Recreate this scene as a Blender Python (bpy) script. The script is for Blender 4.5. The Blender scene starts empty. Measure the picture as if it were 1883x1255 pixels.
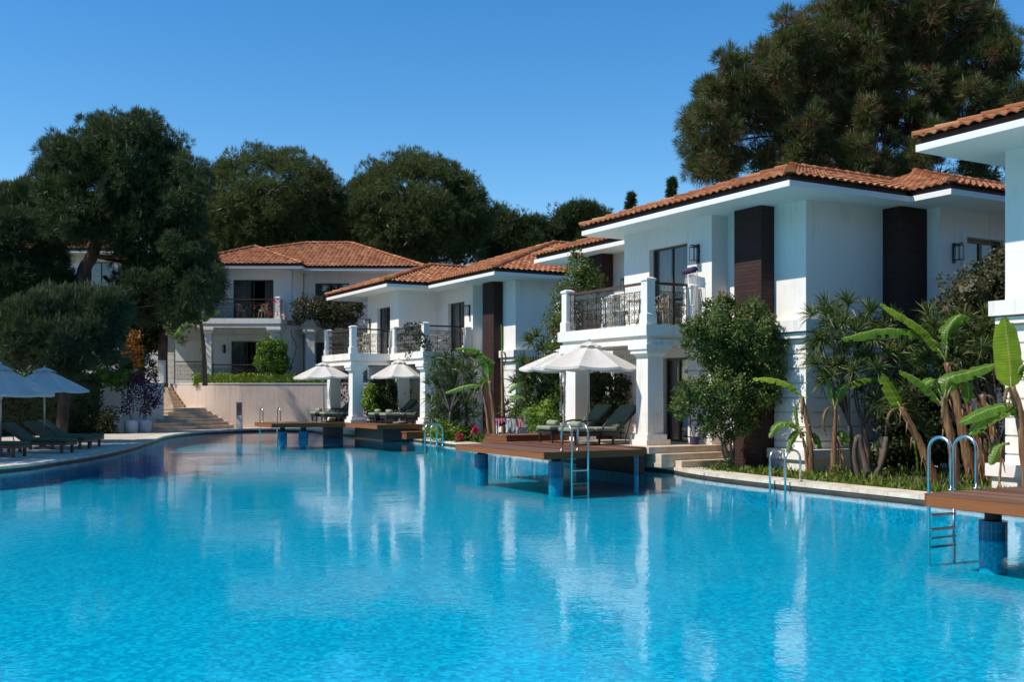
import bpy, bmesh, math, random
import numpy as np
from mathutils import Vector, Matrix, noise as mnoise

S = bpy.context.scene
COL = S.collection
R = math.radians
random.seed(7)

# ------------------------------------------------------------------ camera model
F, CX, HZ, H = 1900.0, 941.5, 725.0, 1.85
cam = bpy.data.cameras.new("Camera"); co = bpy.data.objects.new("Camera", cam); COL.objects.link(co)
cam.sensor_width = 36.0; cam.lens = 36.0 * F / 1883.0
cam.shift_y = (HZ - 627.5) / 1883.0
cam.clip_start = 0.1; cam.clip_end = 3000
co.location = (0, 0, H); co.rotation_euler = (R(90), 0, 0)
S.camera = co

def P(px, py, Y):
    return Vector(((px - CX) / F * Y, Y, H - (py - HZ) / F * Y))
def G(px, py, z):
    Y = (H - z) * F / (py - HZ)
    return P(px, py, Y)

# ------------------------------------------------------------------ materials
def nodes(name):
    m = bpy.data.materials.new(name); m.use_nodes = True
    nt = m.node_tree; nt.nodes.clear()
    return m, nt, nt.nodes, nt.links
def coords(nt, kind='Object'):
    return nt.nodes.new('ShaderNodeTexCoord').outputs[kind]
def ramp(nt, fac, stops):
    r = nt.nodes.new('ShaderNodeValToRGB')
    el = r.color_ramp.elements
    el[0].position, el[0].color = stops[0][0], (*stops[0][1], 1)
    el[1].position, el[1].color = stops[-1][0], (*stops[-1][1], 1)
    for p, c in stops[1:-1]:
        e = el.new(p); e.color = (*c, 1)
    nt.links.new(fac, r.inputs[0]); return r.outputs[0]
def noise_tex(nt, vec, scale, detail=4, rough=.55):
    n = nt.nodes.new('ShaderNodeTexNoise'); n.inputs['Scale'].default_value = scale
    n.inputs['Detail'].default_value = detail; n.inputs['Roughness'].default_value = rough
    if vec is not None: nt.links.new(vec, n.inputs['Vector'])
    return n.outputs['Fac']
def mapping(nt, vec, scale):
    mp = nt.nodes.new('ShaderNodeMapping'); mp.inputs['Scale'].default_value = scale
    nt.links.new(vec, mp.inputs['Vector']); return mp.outputs[0]
def mixc(nt, fac, a, b, mode='MIX'):
    m = nt.nodes.new('ShaderNodeMix'); m.data_type = 'RGBA'; m.blend_type = mode
    for sock, v in ((m.inputs[0], fac), (m.inputs[6], a), (m.inputs[7], b)):
        if hasattr(v, 'is_output'): nt.links.new(v, sock)
        elif isinstance(v, (int, float)): sock.default_value = v
        else: sock.default_value = (*v, 1)
    return m.outputs[2]
def math_n(nt, op, a, b=None):
    m = nt.nodes.new('ShaderNodeMath'); m.operation = op
    for i, v in enumerate((a, b)):
        if v is None: continue
        if hasattr(v, 'is_output'): nt.links.new(v, m.inputs[i])
        else: m.inputs[i].default_value = v
    return m.outputs[0]
def finish(nt, col, rough=.7, metal=0., bump=None, bstr=.3, bdist=.01, spec=.5):
    b = nt.nodes.new('ShaderNodeBsdfPrincipled'); o = nt.nodes.new('ShaderNodeOutputMaterial')
    if hasattr(col, 'is_output'): nt.links.new(col, b.inputs['Base Color'])
    else: b.inputs['Base Color'].default_value = (*col, 1)
    if hasattr(rough, 'is_output'): nt.links.new(rough, b.inputs['Roughness'])
    else: b.inputs['Roughness'].default_value = rough
    b.inputs['Metallic'].default_value = metal
    b.inputs['Specular IOR Level'].default_value = spec
    if bump is not None:
        bp = nt.nodes.new('ShaderNodeBump'); bp.inputs['Strength'].default_value = bstr
        bp.inputs['Distance'].default_value = bdist
        nt.links.new(bump, bp.inputs['Height']); nt.links.new(bp.outputs[0], b.inputs['Normal'])
    nt.links.new(b.outputs[0], o.inputs[0]); return b

def mat_noise(name, stops, scale=4, rough=.7, bscale=40, bstr=.3, bdist=.01, metal=0., spec=.5, stretch=(1, 1, 1), detail=5):
    m, nt, N, L = nodes(name)
    v = mapping(nt, coords(nt), stretch)
    c = ramp(nt, noise_tex(nt, v, scale, detail), stops)
    finish(nt, c, rough, metal, noise_tex(nt, v, bscale, 4) if bstr else None, bstr, bdist, spec)
    return m

def mat_stucco(name, base, dirt, amount=.5, streak=True):
    m, nt, N, L = nodes(name)
    o = coords(nt)
    n1 = noise_tex(nt, o, 1.2, 6, .6)
    st = noise_tex(nt, mapping(nt, o, (5, 5, .35)), 1.6, 5, .6)
    f = math_n(nt, 'MULTIPLY', n1, st) if streak else n1
    mid = tuple(.5 * (p + q) for p, q in zip(dirt, base)); c = ramp(nt, f, [(.08, dirt), (.10 + .10 * amount, mid), (.17 + .16 * amount, base), (.9, base)])
    c2 = mixc(nt, math_n(nt, 'MULTIPLY', noise_tex(nt, o, .5, 3), .10), c, tuple(x * .88 for x in base))
    finish(nt, c2, .85, 0, noise_tex(nt, o, 90, 3), .25, .004, .25)
    return m

def mat_leaf(name, cols, trans=.3, rough=.5, tcol=None, wi=.65, ns=.9):
    """leaf: colour varies leaf by leaf (random per island) and lets some light through"""
    m, nt, N, L = nodes(name)
    g = N.new('ShaderNodeNewGeometry')
    n = noise_tex(nt, coords(nt), ns, 3)
    f = math_n(nt, 'ADD', math_n(nt, 'MULTIPLY', g.outputs['Random Per Island'], wi), math_n(nt, 'MULTIPLY', n, 1 - wi))
    k = len(cols)
    c = ramp(nt, f, [(.15 + .7 * i / (k - 1), cc) for i, cc in enumerate(cols)])
    b = N.new('ShaderNodeBsdfPrincipled'); b.inputs['Roughness'].default_value = rough
    b.inputs['Specular IOR Level'].default_value = .35
    L.new(c, b.inputs['Base Color'])
    t = N.new('ShaderNodeBsdfTranslucent')
    L.new(mixc(nt, 1., c, tcol or (1.5, 1.6, .7), 'MULTIPLY'), t.inputs[0])
    mx = N.new('ShaderNodeMixShader'); mx.inputs[0].default_value = trans
    L.new(b.outputs[0], mx.inputs[1]); L.new(t.outputs[0], mx.inputs[2])
    o = N.new('ShaderNodeOutputMaterial'); L.new(mx.outputs[0], o.inputs[0])
    return m

M = {}
M['stucco'] = mat_stucco('white_stucco', (.82, .775, .71), (.62, .575, .51), .28)
M['soffit'] = mat_stucco('soffit_paint', (.78, .74, .68), (.7, .66, .6), .1, False)
M['cream'] = mat_stucco('cream_render', (.70, .555, .46), (.52, .40, .33), .6)
M['trim'] = mat_stucco('trim_paint', (.81, .765, .70), (.58, .52, .45), .35)
M['stone'] = mat_noise('travertine', [(.3, (.50, .38, .27)), (.6, (.66, .53, .39)), (.8, (.73, .61, .48))], 3, .7, 30, .3, .006)

def mat_tile():
    m, nt, N, L = nodes('roof_clay')
    o = coords(nt)
    g = N.new('ShaderNodeNewGeometry')
    f = math_n(nt, 'ADD', math_n(nt, 'MULTIPLY', g.outputs['Random Per Island'], .55), math_n(nt, 'MULTIPLY', noise_tex(nt, o, 1.1, 5, .65), .5))
    c = ramp(nt, f, [(.15, (.18, .062, .027)), (.4, (.33, .114, .044)), (.65, (.42, .158, .060)), (.85, (.48, .255, .125))])
    dirt = noise_tex(nt, o, 9, 5, .7)
    c = mixc(nt, ramp(nt, dirt, [(.45, (0, 0, 0)), (.75, (.45, .45, .45))]), c, (.13, .075, .05))
    finish(nt, c, .8, 0, noise_tex(nt, o, 60, 3), .3, .005, .3); return m
M['tile'] = mat_tile()
M['gutter'] = mat_noise('dark_eave_board', [(.3, (.025, .014, .01)), (.7, (.06, .03, .022))], 6, .7, 40, .2)

def mat_brick():
    m, nt, N, L = nodes('dark_brick')
    sp = N.new('ShaderNodeSeparateXYZ'); L.new(coords(nt), sp.inputs[0])
    cb = N.new('ShaderNodeCombineXYZ'); L.new(math_n(nt, 'ADD', sp.outputs[0], sp.outputs[1]), cb.inputs[0]); L.new(sp.outputs[2], cb.inputs[1])
    b = N.new('ShaderNodeTexBrick'); L.new(cb.outputs[0], b.inputs['Vector'])
    b.inputs['Scale'].default_value = 1; b.inputs['Brick Width'].default_value = .44; b.inputs['Row Height'].default_value = .085
    b.inputs['Mortar Size'].default_value = .007; b.inputs['Bias'].default_value = -.1
    b.inputs['Color1'].default_value = (.055, .025, .019, 1); b.inputs['Color2'].default_value = (.032, .015, .012, 1); b.inputs['Mortar'].default_value = (.014, .008, .007, 1)
    c = mixc(nt, .35, b.outputs['Color'], mixc(nt, noise_tex(nt, coords(nt), 3, 5), (.02, .010, .008), (.06, .028, .022)))
    finish(nt, c, .75, 0, math_n(nt, 'SUBTRACT', 1., b.outputs['Fac']), .8, .012, .3); return m
M['brick'] = mat_brick()

def mat_wood(name, cols, axis=1, rough=.45, plank=.12):
    m, nt, N, L = nodes(name)
    o = coords(nt)
    st = [14, 14, 14]; st[axis] = .9
    g = N.new('ShaderNodeNewGeometry')
    n = noise_tex(nt, mapping(nt, o, st), 1.5, 6, .65)
    f = math_n(nt, 'ADD', math_n(nt, 'MULTIPLY', g.outputs['Random Per Island'], .5), math_n(nt, 'MULTIPLY', n, .5))
    c = ramp(nt, f, [(.2, cols[0]), (.5, cols[1]), (.8, cols[2])])
    finish(nt, c, rough, 0, n, .25, .004, .25); return m
M['deck'] = mat_wood('deck_boards', [(.075, .030, .017), (.15, .064, .036), (.24, .125, .078)], 1, .6)
M['deckface'] = mat_wood('deck_fascia', [(.10, .03, .010), (.19, .060, .018), (.28, .10, .034)], 1, .62)
M['teak'] = mat_wood('teak', [(.10, .05, .03), (.17, .085, .05), (.22, .12, .075)], 0, .55)
M['brown'] = mat_noise('door_brown', [(.3, (.10, .055, .035)), (.7, (.17, .10, .065))], 5, .5, 30, .1, .004, stretch=(1, 1, .15))
M['frame'] = mat_noise('window_frame', [(.3, (.055, .045, .038)), (.7, (.085, .07, .06))], 5, .4, 50, .05)
M['iron'] = mat_noise('wrought_iron', [(.3, (.02, .017, .015)), (.7, (.05, .04, .034))], 20, .45, 80, .2, .002, metal=.4)
M['handrail'] = mat_noise('painted_handrail', [(.3, (.055, .025, .02)), (.7, (.085, .042, .032))], 4, .35, 40, .1)
M['steel'] = mat_noise('stainless_steel', [(.3, (.50, .50, .50)), (.7, (.62, .62, .62))], 3, .28, 60, .03, .001, metal=1.)
M['alu'] = mat_noise('pole_metal', [(.3, (.42, .41, .40)), (.7, (.55, .54, .52))], 3, .35, 60, .05, .001, metal=.7)
M['wicker'] = mat_noise('dark_wicker', [(.3, (.012, .011, .012)), (.7, (.035, .032, .032))], 30, .5, 120, .6, .006)
M['cushion'] = mat_noise('sage_cushion', [(.3, (.19, .22, .15)), (.7, (.25, .285, .20))], 5, .9, 120, .3, .004)
M['towel'] = mat_noise('sage_towel', [(.3, (.21, .26, .17)), (.7, (.28, .33, .22))], 12, .95, 150, .6, .006)
M['cushion2'] = mat_noise('dark_green_cushion', [(.3, (.055, .085, .052)), (.7, (.09, .125, .078))], 5, .9, 120, .3, .004)
M['purple'] = mat_noise('purple_mat', [(.3, (.035, .02, .07)), (.7, (.07, .045, .12))], 18, .95, 150, .5, .006)
M['navy'] = mat_noise('navy_towel', [(.3, (.02, .025, .05)), (.7, (.045, .05, .085))], 18, .95, 150, .5, .006)
M['pink'] = mat_noise('pink_cloth', [(.35, (.62, .06, .10)), (.65, (.75, .25, .30))], 14, .9, 100, .3)
M['whitecloth'] = mat_noise('white_cloth', [(.3, (.6, .58, .58)), (.7, (.75, .74, .74))], 9, .9, 100, .3)
M['bark'] = mat_noise('pine_bark', [(.3, (.035, .022, .016)), (.55, (.09, .058, .042)), (.8, (.15, .105, .08))], 5, .9, 9, 1., .05, stretch=(1, 1, .3))
M['bark2'] = mat_noise('pale_stem', [(.3, (.10, .075, .055)), (.7, (.24, .19, .15))], 9, .85, 25, .6, .01, stretch=(1, 1, .4))
M['bananastem'] = mat_noise('banana_stem', [(.25, (.05, .028, .016)), (.45, (.17, .08, .035)), (.6, (.28, .16, .07)), (.8, (.34, .26, .16))], 9, .6, 22, .9, .015, stretch=(2.5, 2.5, .22))
M['pot'] = mat_noise('white_pot', [(.3, (.55, .55, .56)), (.7, (.70, .70, .70))], 3, .5, 40, .1)
M['terracotta'] = mat_noise('terracotta', [(.3, (.30, .10, .05)), (.7, (.42, .17, .09))], 4, .8, 40, .2)
M['grey'] = mat_noise('grey_metal', [(.3, (.16, .16, .155)), (.7, (.24, .24, .23))], 4, .5, 40, .1)
M['whitepaint'] = mat_noise('white_paint', [(.3, (.68, .67, .65)), (.7, (.8, .79, .77))], 4, .5, 60, .1)
M['chair'] = mat_noise('cream_cane', [(.3, (.32, .25, .17)), (.7, (.52, .43, .32))], 12, .6, 60, .3)
M['seatpad'] = mat_noise('pale_blue_pad', [(.3, (.28, .36, .38)), (.7, (.38, .45, .46))], 6, .9, 80, .2)
M['soil'] = mat_noise('garden_soil', [(.3, (.03, .028, .014)), (.5, (.06, .05, .028)), (.75, (.05, .075, .02))], 1.3, .95, 12, .8, .04)
M['curtain'] = mat_noise('grey_curtain', [(.3, (.42, .41, .39)), (.7, (.55, .54, .51))], 3, .9, 50, .1)
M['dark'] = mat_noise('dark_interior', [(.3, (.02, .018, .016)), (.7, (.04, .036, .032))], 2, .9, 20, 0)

def mat_canvas():
    m, nt, N, L = nodes('umbrella_canvas')
    o = coords(nt)
    c = ramp(nt, noise_tex(nt, o, 2.2, 5), [(.3, (.66, .60, .53)), (.6, (.76, .71, .65))])
    b = N.new('ShaderNodeBsdfDiffuse'); t = N.new('ShaderNodeBsdfTranslucent'); L.new(c, b.inputs[0]); L.new(c, t.inputs[0])
    mx = N.new('ShaderNodeMixShader'); mx.inputs[0].default_value = .22
    L.new(b.outputs[0], mx.inputs[1]); L.new(t.outputs[0], mx.inputs[2])
    L.new(mx.outputs[0], N.new('ShaderNodeOutputMaterial').inputs[0]); return m
M['canvas'] = mat_canvas()

def mat_glass(name, tint, base_fac):
    m, nt, N, L = nodes(name)
    t = N.new('ShaderNodeBsdfTransparent'); t.inputs[0].default_value = (*tint, 1)
    g = N.new('ShaderNodeBsdfGlossy'); g.inputs['Roughness'].default_value = .02
    lw = N.new('ShaderNodeLayerWeight'); lw.inputs['Blend'].default_value = .5
    fz = math_n(nt, 'ADD', math_n(nt, 'MULTIPLY', math_n(nt, 'POWER', lw.outputs['Facing'], 5.), .9), base_fac)
    mx = N.new('ShaderNodeMixShader'); L.new(fz, mx.inputs[0])
    L.new(t.outputs[0], mx.inputs[1]); L.new(g.outputs[0], mx.inputs[2])
    L.new(mx.outputs[0], N.new('ShaderNodeOutputMaterial').inputs[0]); return m
M['glass'] = mat_glass('window_glass', (.72, .74, .74), .08)
M['clear'] = mat_glass('clear_glass', (.95, .955, .95), .03)

def mat_mosaic(name, cols, size=.05):
    m, nt, N, L = nodes(name)
    o = coords(nt)
    # small glass mosaic: each tile its own blue; contrast and warp paint water sparkle
    vf = N.new('ShaderNodeVectorMath'); vf.operation = 'SNAP'; vf.inputs[1].default_value = (size, size, size)
    wob = N.new('ShaderNodeTexNoise'); wob.inputs['Scale'].default_value = 7.; wob.inputs['Detail'].default_value = 3; L.new(o, wob.inputs['Vector'])
    ad = N.new('ShaderNodeVectorMath'); ad.operation = 'MULTIPLY_ADD'; ad.inputs[1].default_value = (.12, .12, 0)
    L.new(wob.outputs['Color'], ad.inputs[0]); L.new(o, ad.inputs[2])
    L.new(ad.outputs[0], vf.inputs[0])
    wn = N.new('ShaderNodeTexWhiteNoise'); L.new(vf.outputs[0], wn.inputs['Vector'])
    n2 = noise_tex(nt, o, .35, 3)
    f = math_n(nt, 'ADD', math_n(nt, 'MULTIPLY', wn.outputs['Value'], .75), math_n(nt, 'MULTIPLY', n2, .25))
    c = ramp(nt, f, [(.1, cols[0]), (.5, cols[1]), (.9, cols[2])])
    finish(nt, c, .4); return m
M['mosaic'] = mat_mosaic('pool_mosaic', [(.0, .29, .50), (.0, .42, .64), (.04, .62, .80)], .04)
def mat_posttile():
    m, nt, N, L = nodes('blue_post_tile')
    sp = N.new('ShaderNodeSeparateXYZ'); L.new(coords(nt), sp.inputs[0])
    ang = math_n(nt, 'MULTIPLY', math_n(nt, 'ARCTAN2', sp.outputs[1], sp.outputs[0]), .17)
    cb = N.new('ShaderNodeCombineXYZ'); L.new(ang, cb.inputs[0]); L.new(sp.outputs[2], cb.inputs[1])
    b = N.new('ShaderNodeTexBrick'); b.offset = 0; L.new(cb.outputs[0], b.inputs['Vector']); b.inputs['Scale'].default_value = 1
    b.inputs['Brick Width'].default_value = .05; b.inputs['Row Height'].default_value = .12; b.inputs['Mortar Size'].default_value = .003
    b.inputs['Color1'].default_value = (.004, .10, .20, 1); b.inputs['Color2'].default_value = (.006, .13, .25, 1); b.inputs['Mortar'].default_value = (.10, .2, .32, 1)
    finish(nt, b.outputs['Color'], .25); return m
M['posttile'] = mat_posttile()

def mat_water():
    m, nt, N, L = nodes('pool_water')
    o = coords(nt)
    n1 = noise_tex(nt, mapping(nt, o, (1, .8, 1)), 1.3, 2, .5)
    n2 = noise_tex(nt, o, 5.5, 3, .55)
    n3 = noise_tex(nt, o, 17, 2, .5)
    calm = ramp(nt, noise_tex(nt, o, .09, 2), [(.38, (.35, .35, .35)), (.62, (1, 1, 1))])
    h = math_n(nt, 'ADD', math_n(nt, 'MULTIPLY', n1, .020), math_n(nt, 'ADD', math_n(nt, 'MULTIPLY', n2, .0065), math_n(nt, 'MULTIPLY', n3, .0035)))
    h = math_n(nt, 'MULTIPLY', h, calm)
    bp = N.new('ShaderNodeBump'); bp.inputs['Strength'].default_value = WATER_BUMP; bp.inputs['Distance'].default_value = 1.0
    L.new(h, bp.inputs['Height'])
    t = N.new('ShaderNodeBsdfTransparent'); t.inputs[0].default_value = (.3, .96, .98, 1)
    g = N.new('ShaderNodeBsdfGlossy'); g.inputs['Roughness'].default_value = .015
    L.new(bp.outputs[0], g.inputs['Normal'])
    fr = N.new('ShaderNodeFresnel'); fr.inputs[0].default_value = 1.33; L.new(bp.outputs[0], fr.inputs['Normal'])
    mx = N.new('ShaderNodeMixShader'); L.new(fr.outputs[0], mx.inputs[0]); L.new(t.outputs[0], mx.inputs[1]); L.new(g.outputs[0], mx.inputs[2])
    L.new(mx.outputs[0], N.new('ShaderNodeOutputMaterial').inputs[0]); return m
WATER_BUMP = .37
M['water'] = mat_water()

def mat_paving():
    m, nt, N, L = nodes('stone_paving')
    o = coords(nt)
    b = N.new('ShaderNodeTexBrick'); L.new(o, b.inputs['Vector']); b.inputs['Scale'].default_value = 1
    b.inputs['Brick Width'].default_value = .6; b.inputs['Row Height'].default_value = .4; b.inputs['Mortar Size'].default_value = .006
    b.inputs['Color1'].default_value = (.60, .51, .40, 1); b.inputs['Color2'].default_value = (.66, .57, .46, 1); b.inputs['Mortar'].default_value = (.36, .30, .23, 1)
    st = ramp(nt, noise_tex(nt, o, 2.3, 6, .65), [(.3, (.72, .70, .68)), (.65, (1, 1, 1))])
    finish(nt, mixc(nt, 1., b.outputs['Color'], st, 'MULTIPLY'), .75, 0, noise_tex(nt, o, 50, 3), .2, .004, .3); return m
M['paving'] = mat_paving()

def mat_coping():
    m, nt, N, L = nodes('stone_coping')
    o = coords(nt); mp = N.new('ShaderNodeMapping'); mp.inputs['Rotation'].default_value = (0, 0, -math.atan2(.492, .870)); L.new(o, mp.inputs['Vector'])
    b = N.new('ShaderNodeTexBrick'); L.new(mp.outputs[0], b.inputs['Vector']); b.inputs['Scale'].default_value = 1; b.offset = 0
    b.inputs['Brick Width'].default_value = .33; b.inputs['Row Height'].default_value = .66; b.inputs['Mortar Size'].default_value = .006
    b.inputs['Color1'].default_value = (.66, .55, .42, 1); b.inputs['Color2'].default_value = (.74, .64, .51, 1); b.inputs['Mortar'].default_value = (.40, .32, .24, 1)
    st = ramp(nt, noise_tex(nt, o, 2.6, 6, .68), [(.3, (.66, .62, .58)), (.55, (1, 1, 1))])
    finish(nt, mixc(nt, 1., b.outputs['Color'], st, 'MULTIPLY'), .75, 0, noise_tex(nt, o, 50, 3), .25, .005, .3); return m
M['coping'] = mat_coping()
M['lintile'] = mat_noise('brown_waterline_tile', [(.3, (.05, .03, .022)), (.7, (.10, .062, .045))], 3, .5, 30, .1)
M['pine'] = mat_leaf('pine_needles', [(.014, .026, .009), (.028, .048, .015), (.050, .076, .023), (.095, .108, .036)], .2, .6, wi=.35, ns=.7)
M['pine_warm'] = mat_leaf('pine_needles_olive', [(.025, .034, .011), (.054, .074, .021), (.095, .116, .034), (.135, .14, .048)], .25, .6, wi=.3, ns=.5)
M['pine_blue'] = mat_leaf('young_pine_needles', [(.016, .034, .020), (.034, .062, .034), (.058, .090, .046), (.11, .13, .065)], .2, .6, wi=.45)
M['candle'] = mat_leaf('pine_candles', [(.10, .11, .045), (.16, .16, .07), (.22, .20, .10)], .2, .6)
M['deadneedle'] = mat_leaf('brown_needles', [(.09, .045, .022), (.15, .075, .035), (.2, .11, .055)], .15, .7)
M['bush'] = mat_leaf('bush_leaves', [(.030, .058, .013), (.065, .11, .024), (.11, .16, .034), (.20, .19, .055)], .3)
M['bush_dark'] = mat_leaf('dark_leaves', [(.010, .020, .006), (.020, .036, .010), (.038, .056, .015), (.07, .085, .024)], .15)
M['vine'] = mat_leaf('dark_vine_leaves', [(.03, .03, .012), (.055, .055, .02), (.08, .085, .03), (.12, .09, .05)], .2)
M['lime'] = mat_leaf('lime_leaves', [(.06, .12, .015), (.12, .20, .02), (.20, .28, .03), (.30, .34, .05)], .3)
M['hedge'] = mat_leaf('hedge_leaves', [(.04, .09, .012), (.075, .15, .018), (.12, .21, .025), (.18, .25, .035)], .35)
M['drac'] = mat_leaf('spiky_leaves', [(.030, .055, .016), (.06, .095, .025), (.10, .135, .036), (.20, .19, .08)], .22, .4)
M['purpleleaf'] = mat_leaf('purple_leaves', [(.02, .008, .022), (.05, .015, .04), (.10, .03, .07), (.16, .05, .16)], .3, tcol=(1.4, .8, 1.2))
M['redflower'] = mat_leaf('red_petals', [(.35, .01, .012), (.5, .02, .02), (.6, .05, .04)], .35, tcol=(1.3, 1, 1))
M['pinkflower'] = mat_leaf('pink_petals', [(.55, .01, .09), (.7, .02, .14), (.75, .08, .22)], .3, tcol=(1.2, 1, 1))
M['orange'] = mat_leaf('orange_leaves', [(.12, .05, .01), (.28, .10, .012), (.40, .16, .02)], .3)
M['paleflower'] = mat_leaf('pale_blue_petals', [(.3, .36, .5), (.45, .5, .62), (.62, .65, .72)], .3, tcol=(1, 1, 1))
M['grass'] = mat_leaf('grass_blades', [(.05, .09, .014), (.10, .16, .02), (.17, .23, .03), (.26, .27, .06)], .3)

def mat_banana(name, cols):
    m, nt, N, L = nodes(name)
    uv = coords(nt, 'UV'); sp = N.new('ShaderNodeSeparateXYZ'); L.new(uv, sp.inputs[0])
    dist = math_n(nt, 'ABSOLUTE', math_n(nt, 'SUBTRACT', sp.outputs[0], .5))
    w = N.new('ShaderNodeTexWave'); w.inputs['Scale'].default_value = 9; w.bands_direction = 'Y'; w.inputs['Distortion'].default_value = 1.2; L.new(uv, w.inputs['Vector'])
    c = ramp(nt, noise_tex(nt, coords(nt), 3, 4), [(.3, cols[0]), (.7, cols[1])])
    c = mixc(nt, math_n(nt, 'MULTIPLY', w.outputs['Fac'], .25), c, cols[2])
    rib = math_n(nt, 'LESS_THAN', dist, .035)
    c = mixc(nt, rib, c, (.34, .36, .12))
    edge = ramp(nt, math_n(nt, 'ADD', dist, math_n(nt, 'MULTIPLY', noise_tex(nt, coords(nt), 5, 4), .18)), [(.545, (0, 0, 0)), (.60, (1, 1, 1))])
    c = mixc(nt, edge, c, (.22, .15, .06))
    b = N.new('ShaderNodeBsdfPrincipled'); L.new(c, b.inputs['Base Color']); b.inputs['Roughness'].default_value = .38
    bp = N.new('ShaderNodeBump'); bp.inputs['Strength'].default_value = .35; bp.inputs['Distance'].default_value = .01; L.new(w.outputs['Fac'], bp.inputs['Height']); L.new(bp.outputs[0], b.inputs['Normal'])
    t = N.new('ShaderNodeBsdfTranslucent'); L.new(mixc(nt, 1., c, (1.7, 1.9, .6), 'MULTIPLY'), t.inputs[0])
    mx = N.new('ShaderNodeMixShader'); mx.inputs[0].default_value = .38
    L.new(b.outputs[0], mx.inputs[1]); L.new(t.outputs[0], mx.inputs[2]); L.new(mx.outputs[0], N.new('ShaderNodeOutputMaterial').inputs[0]); return m
M['deadleaf'] = mat_banana('dead_banana_leaf', [(.13, .075, .03), (.26, .17, .08), (.18, .10, .045)])
M['banana'] = mat_banana('banana_leaf', [(.07, .16, .014), (.13, .26, .022), (.09, .20, .016)])
M['banana_y'] = mat_banana('young_banana_leaf', [(.14, .24, .014), (.26, .36, .022), (.19, .30, .014)])

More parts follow.
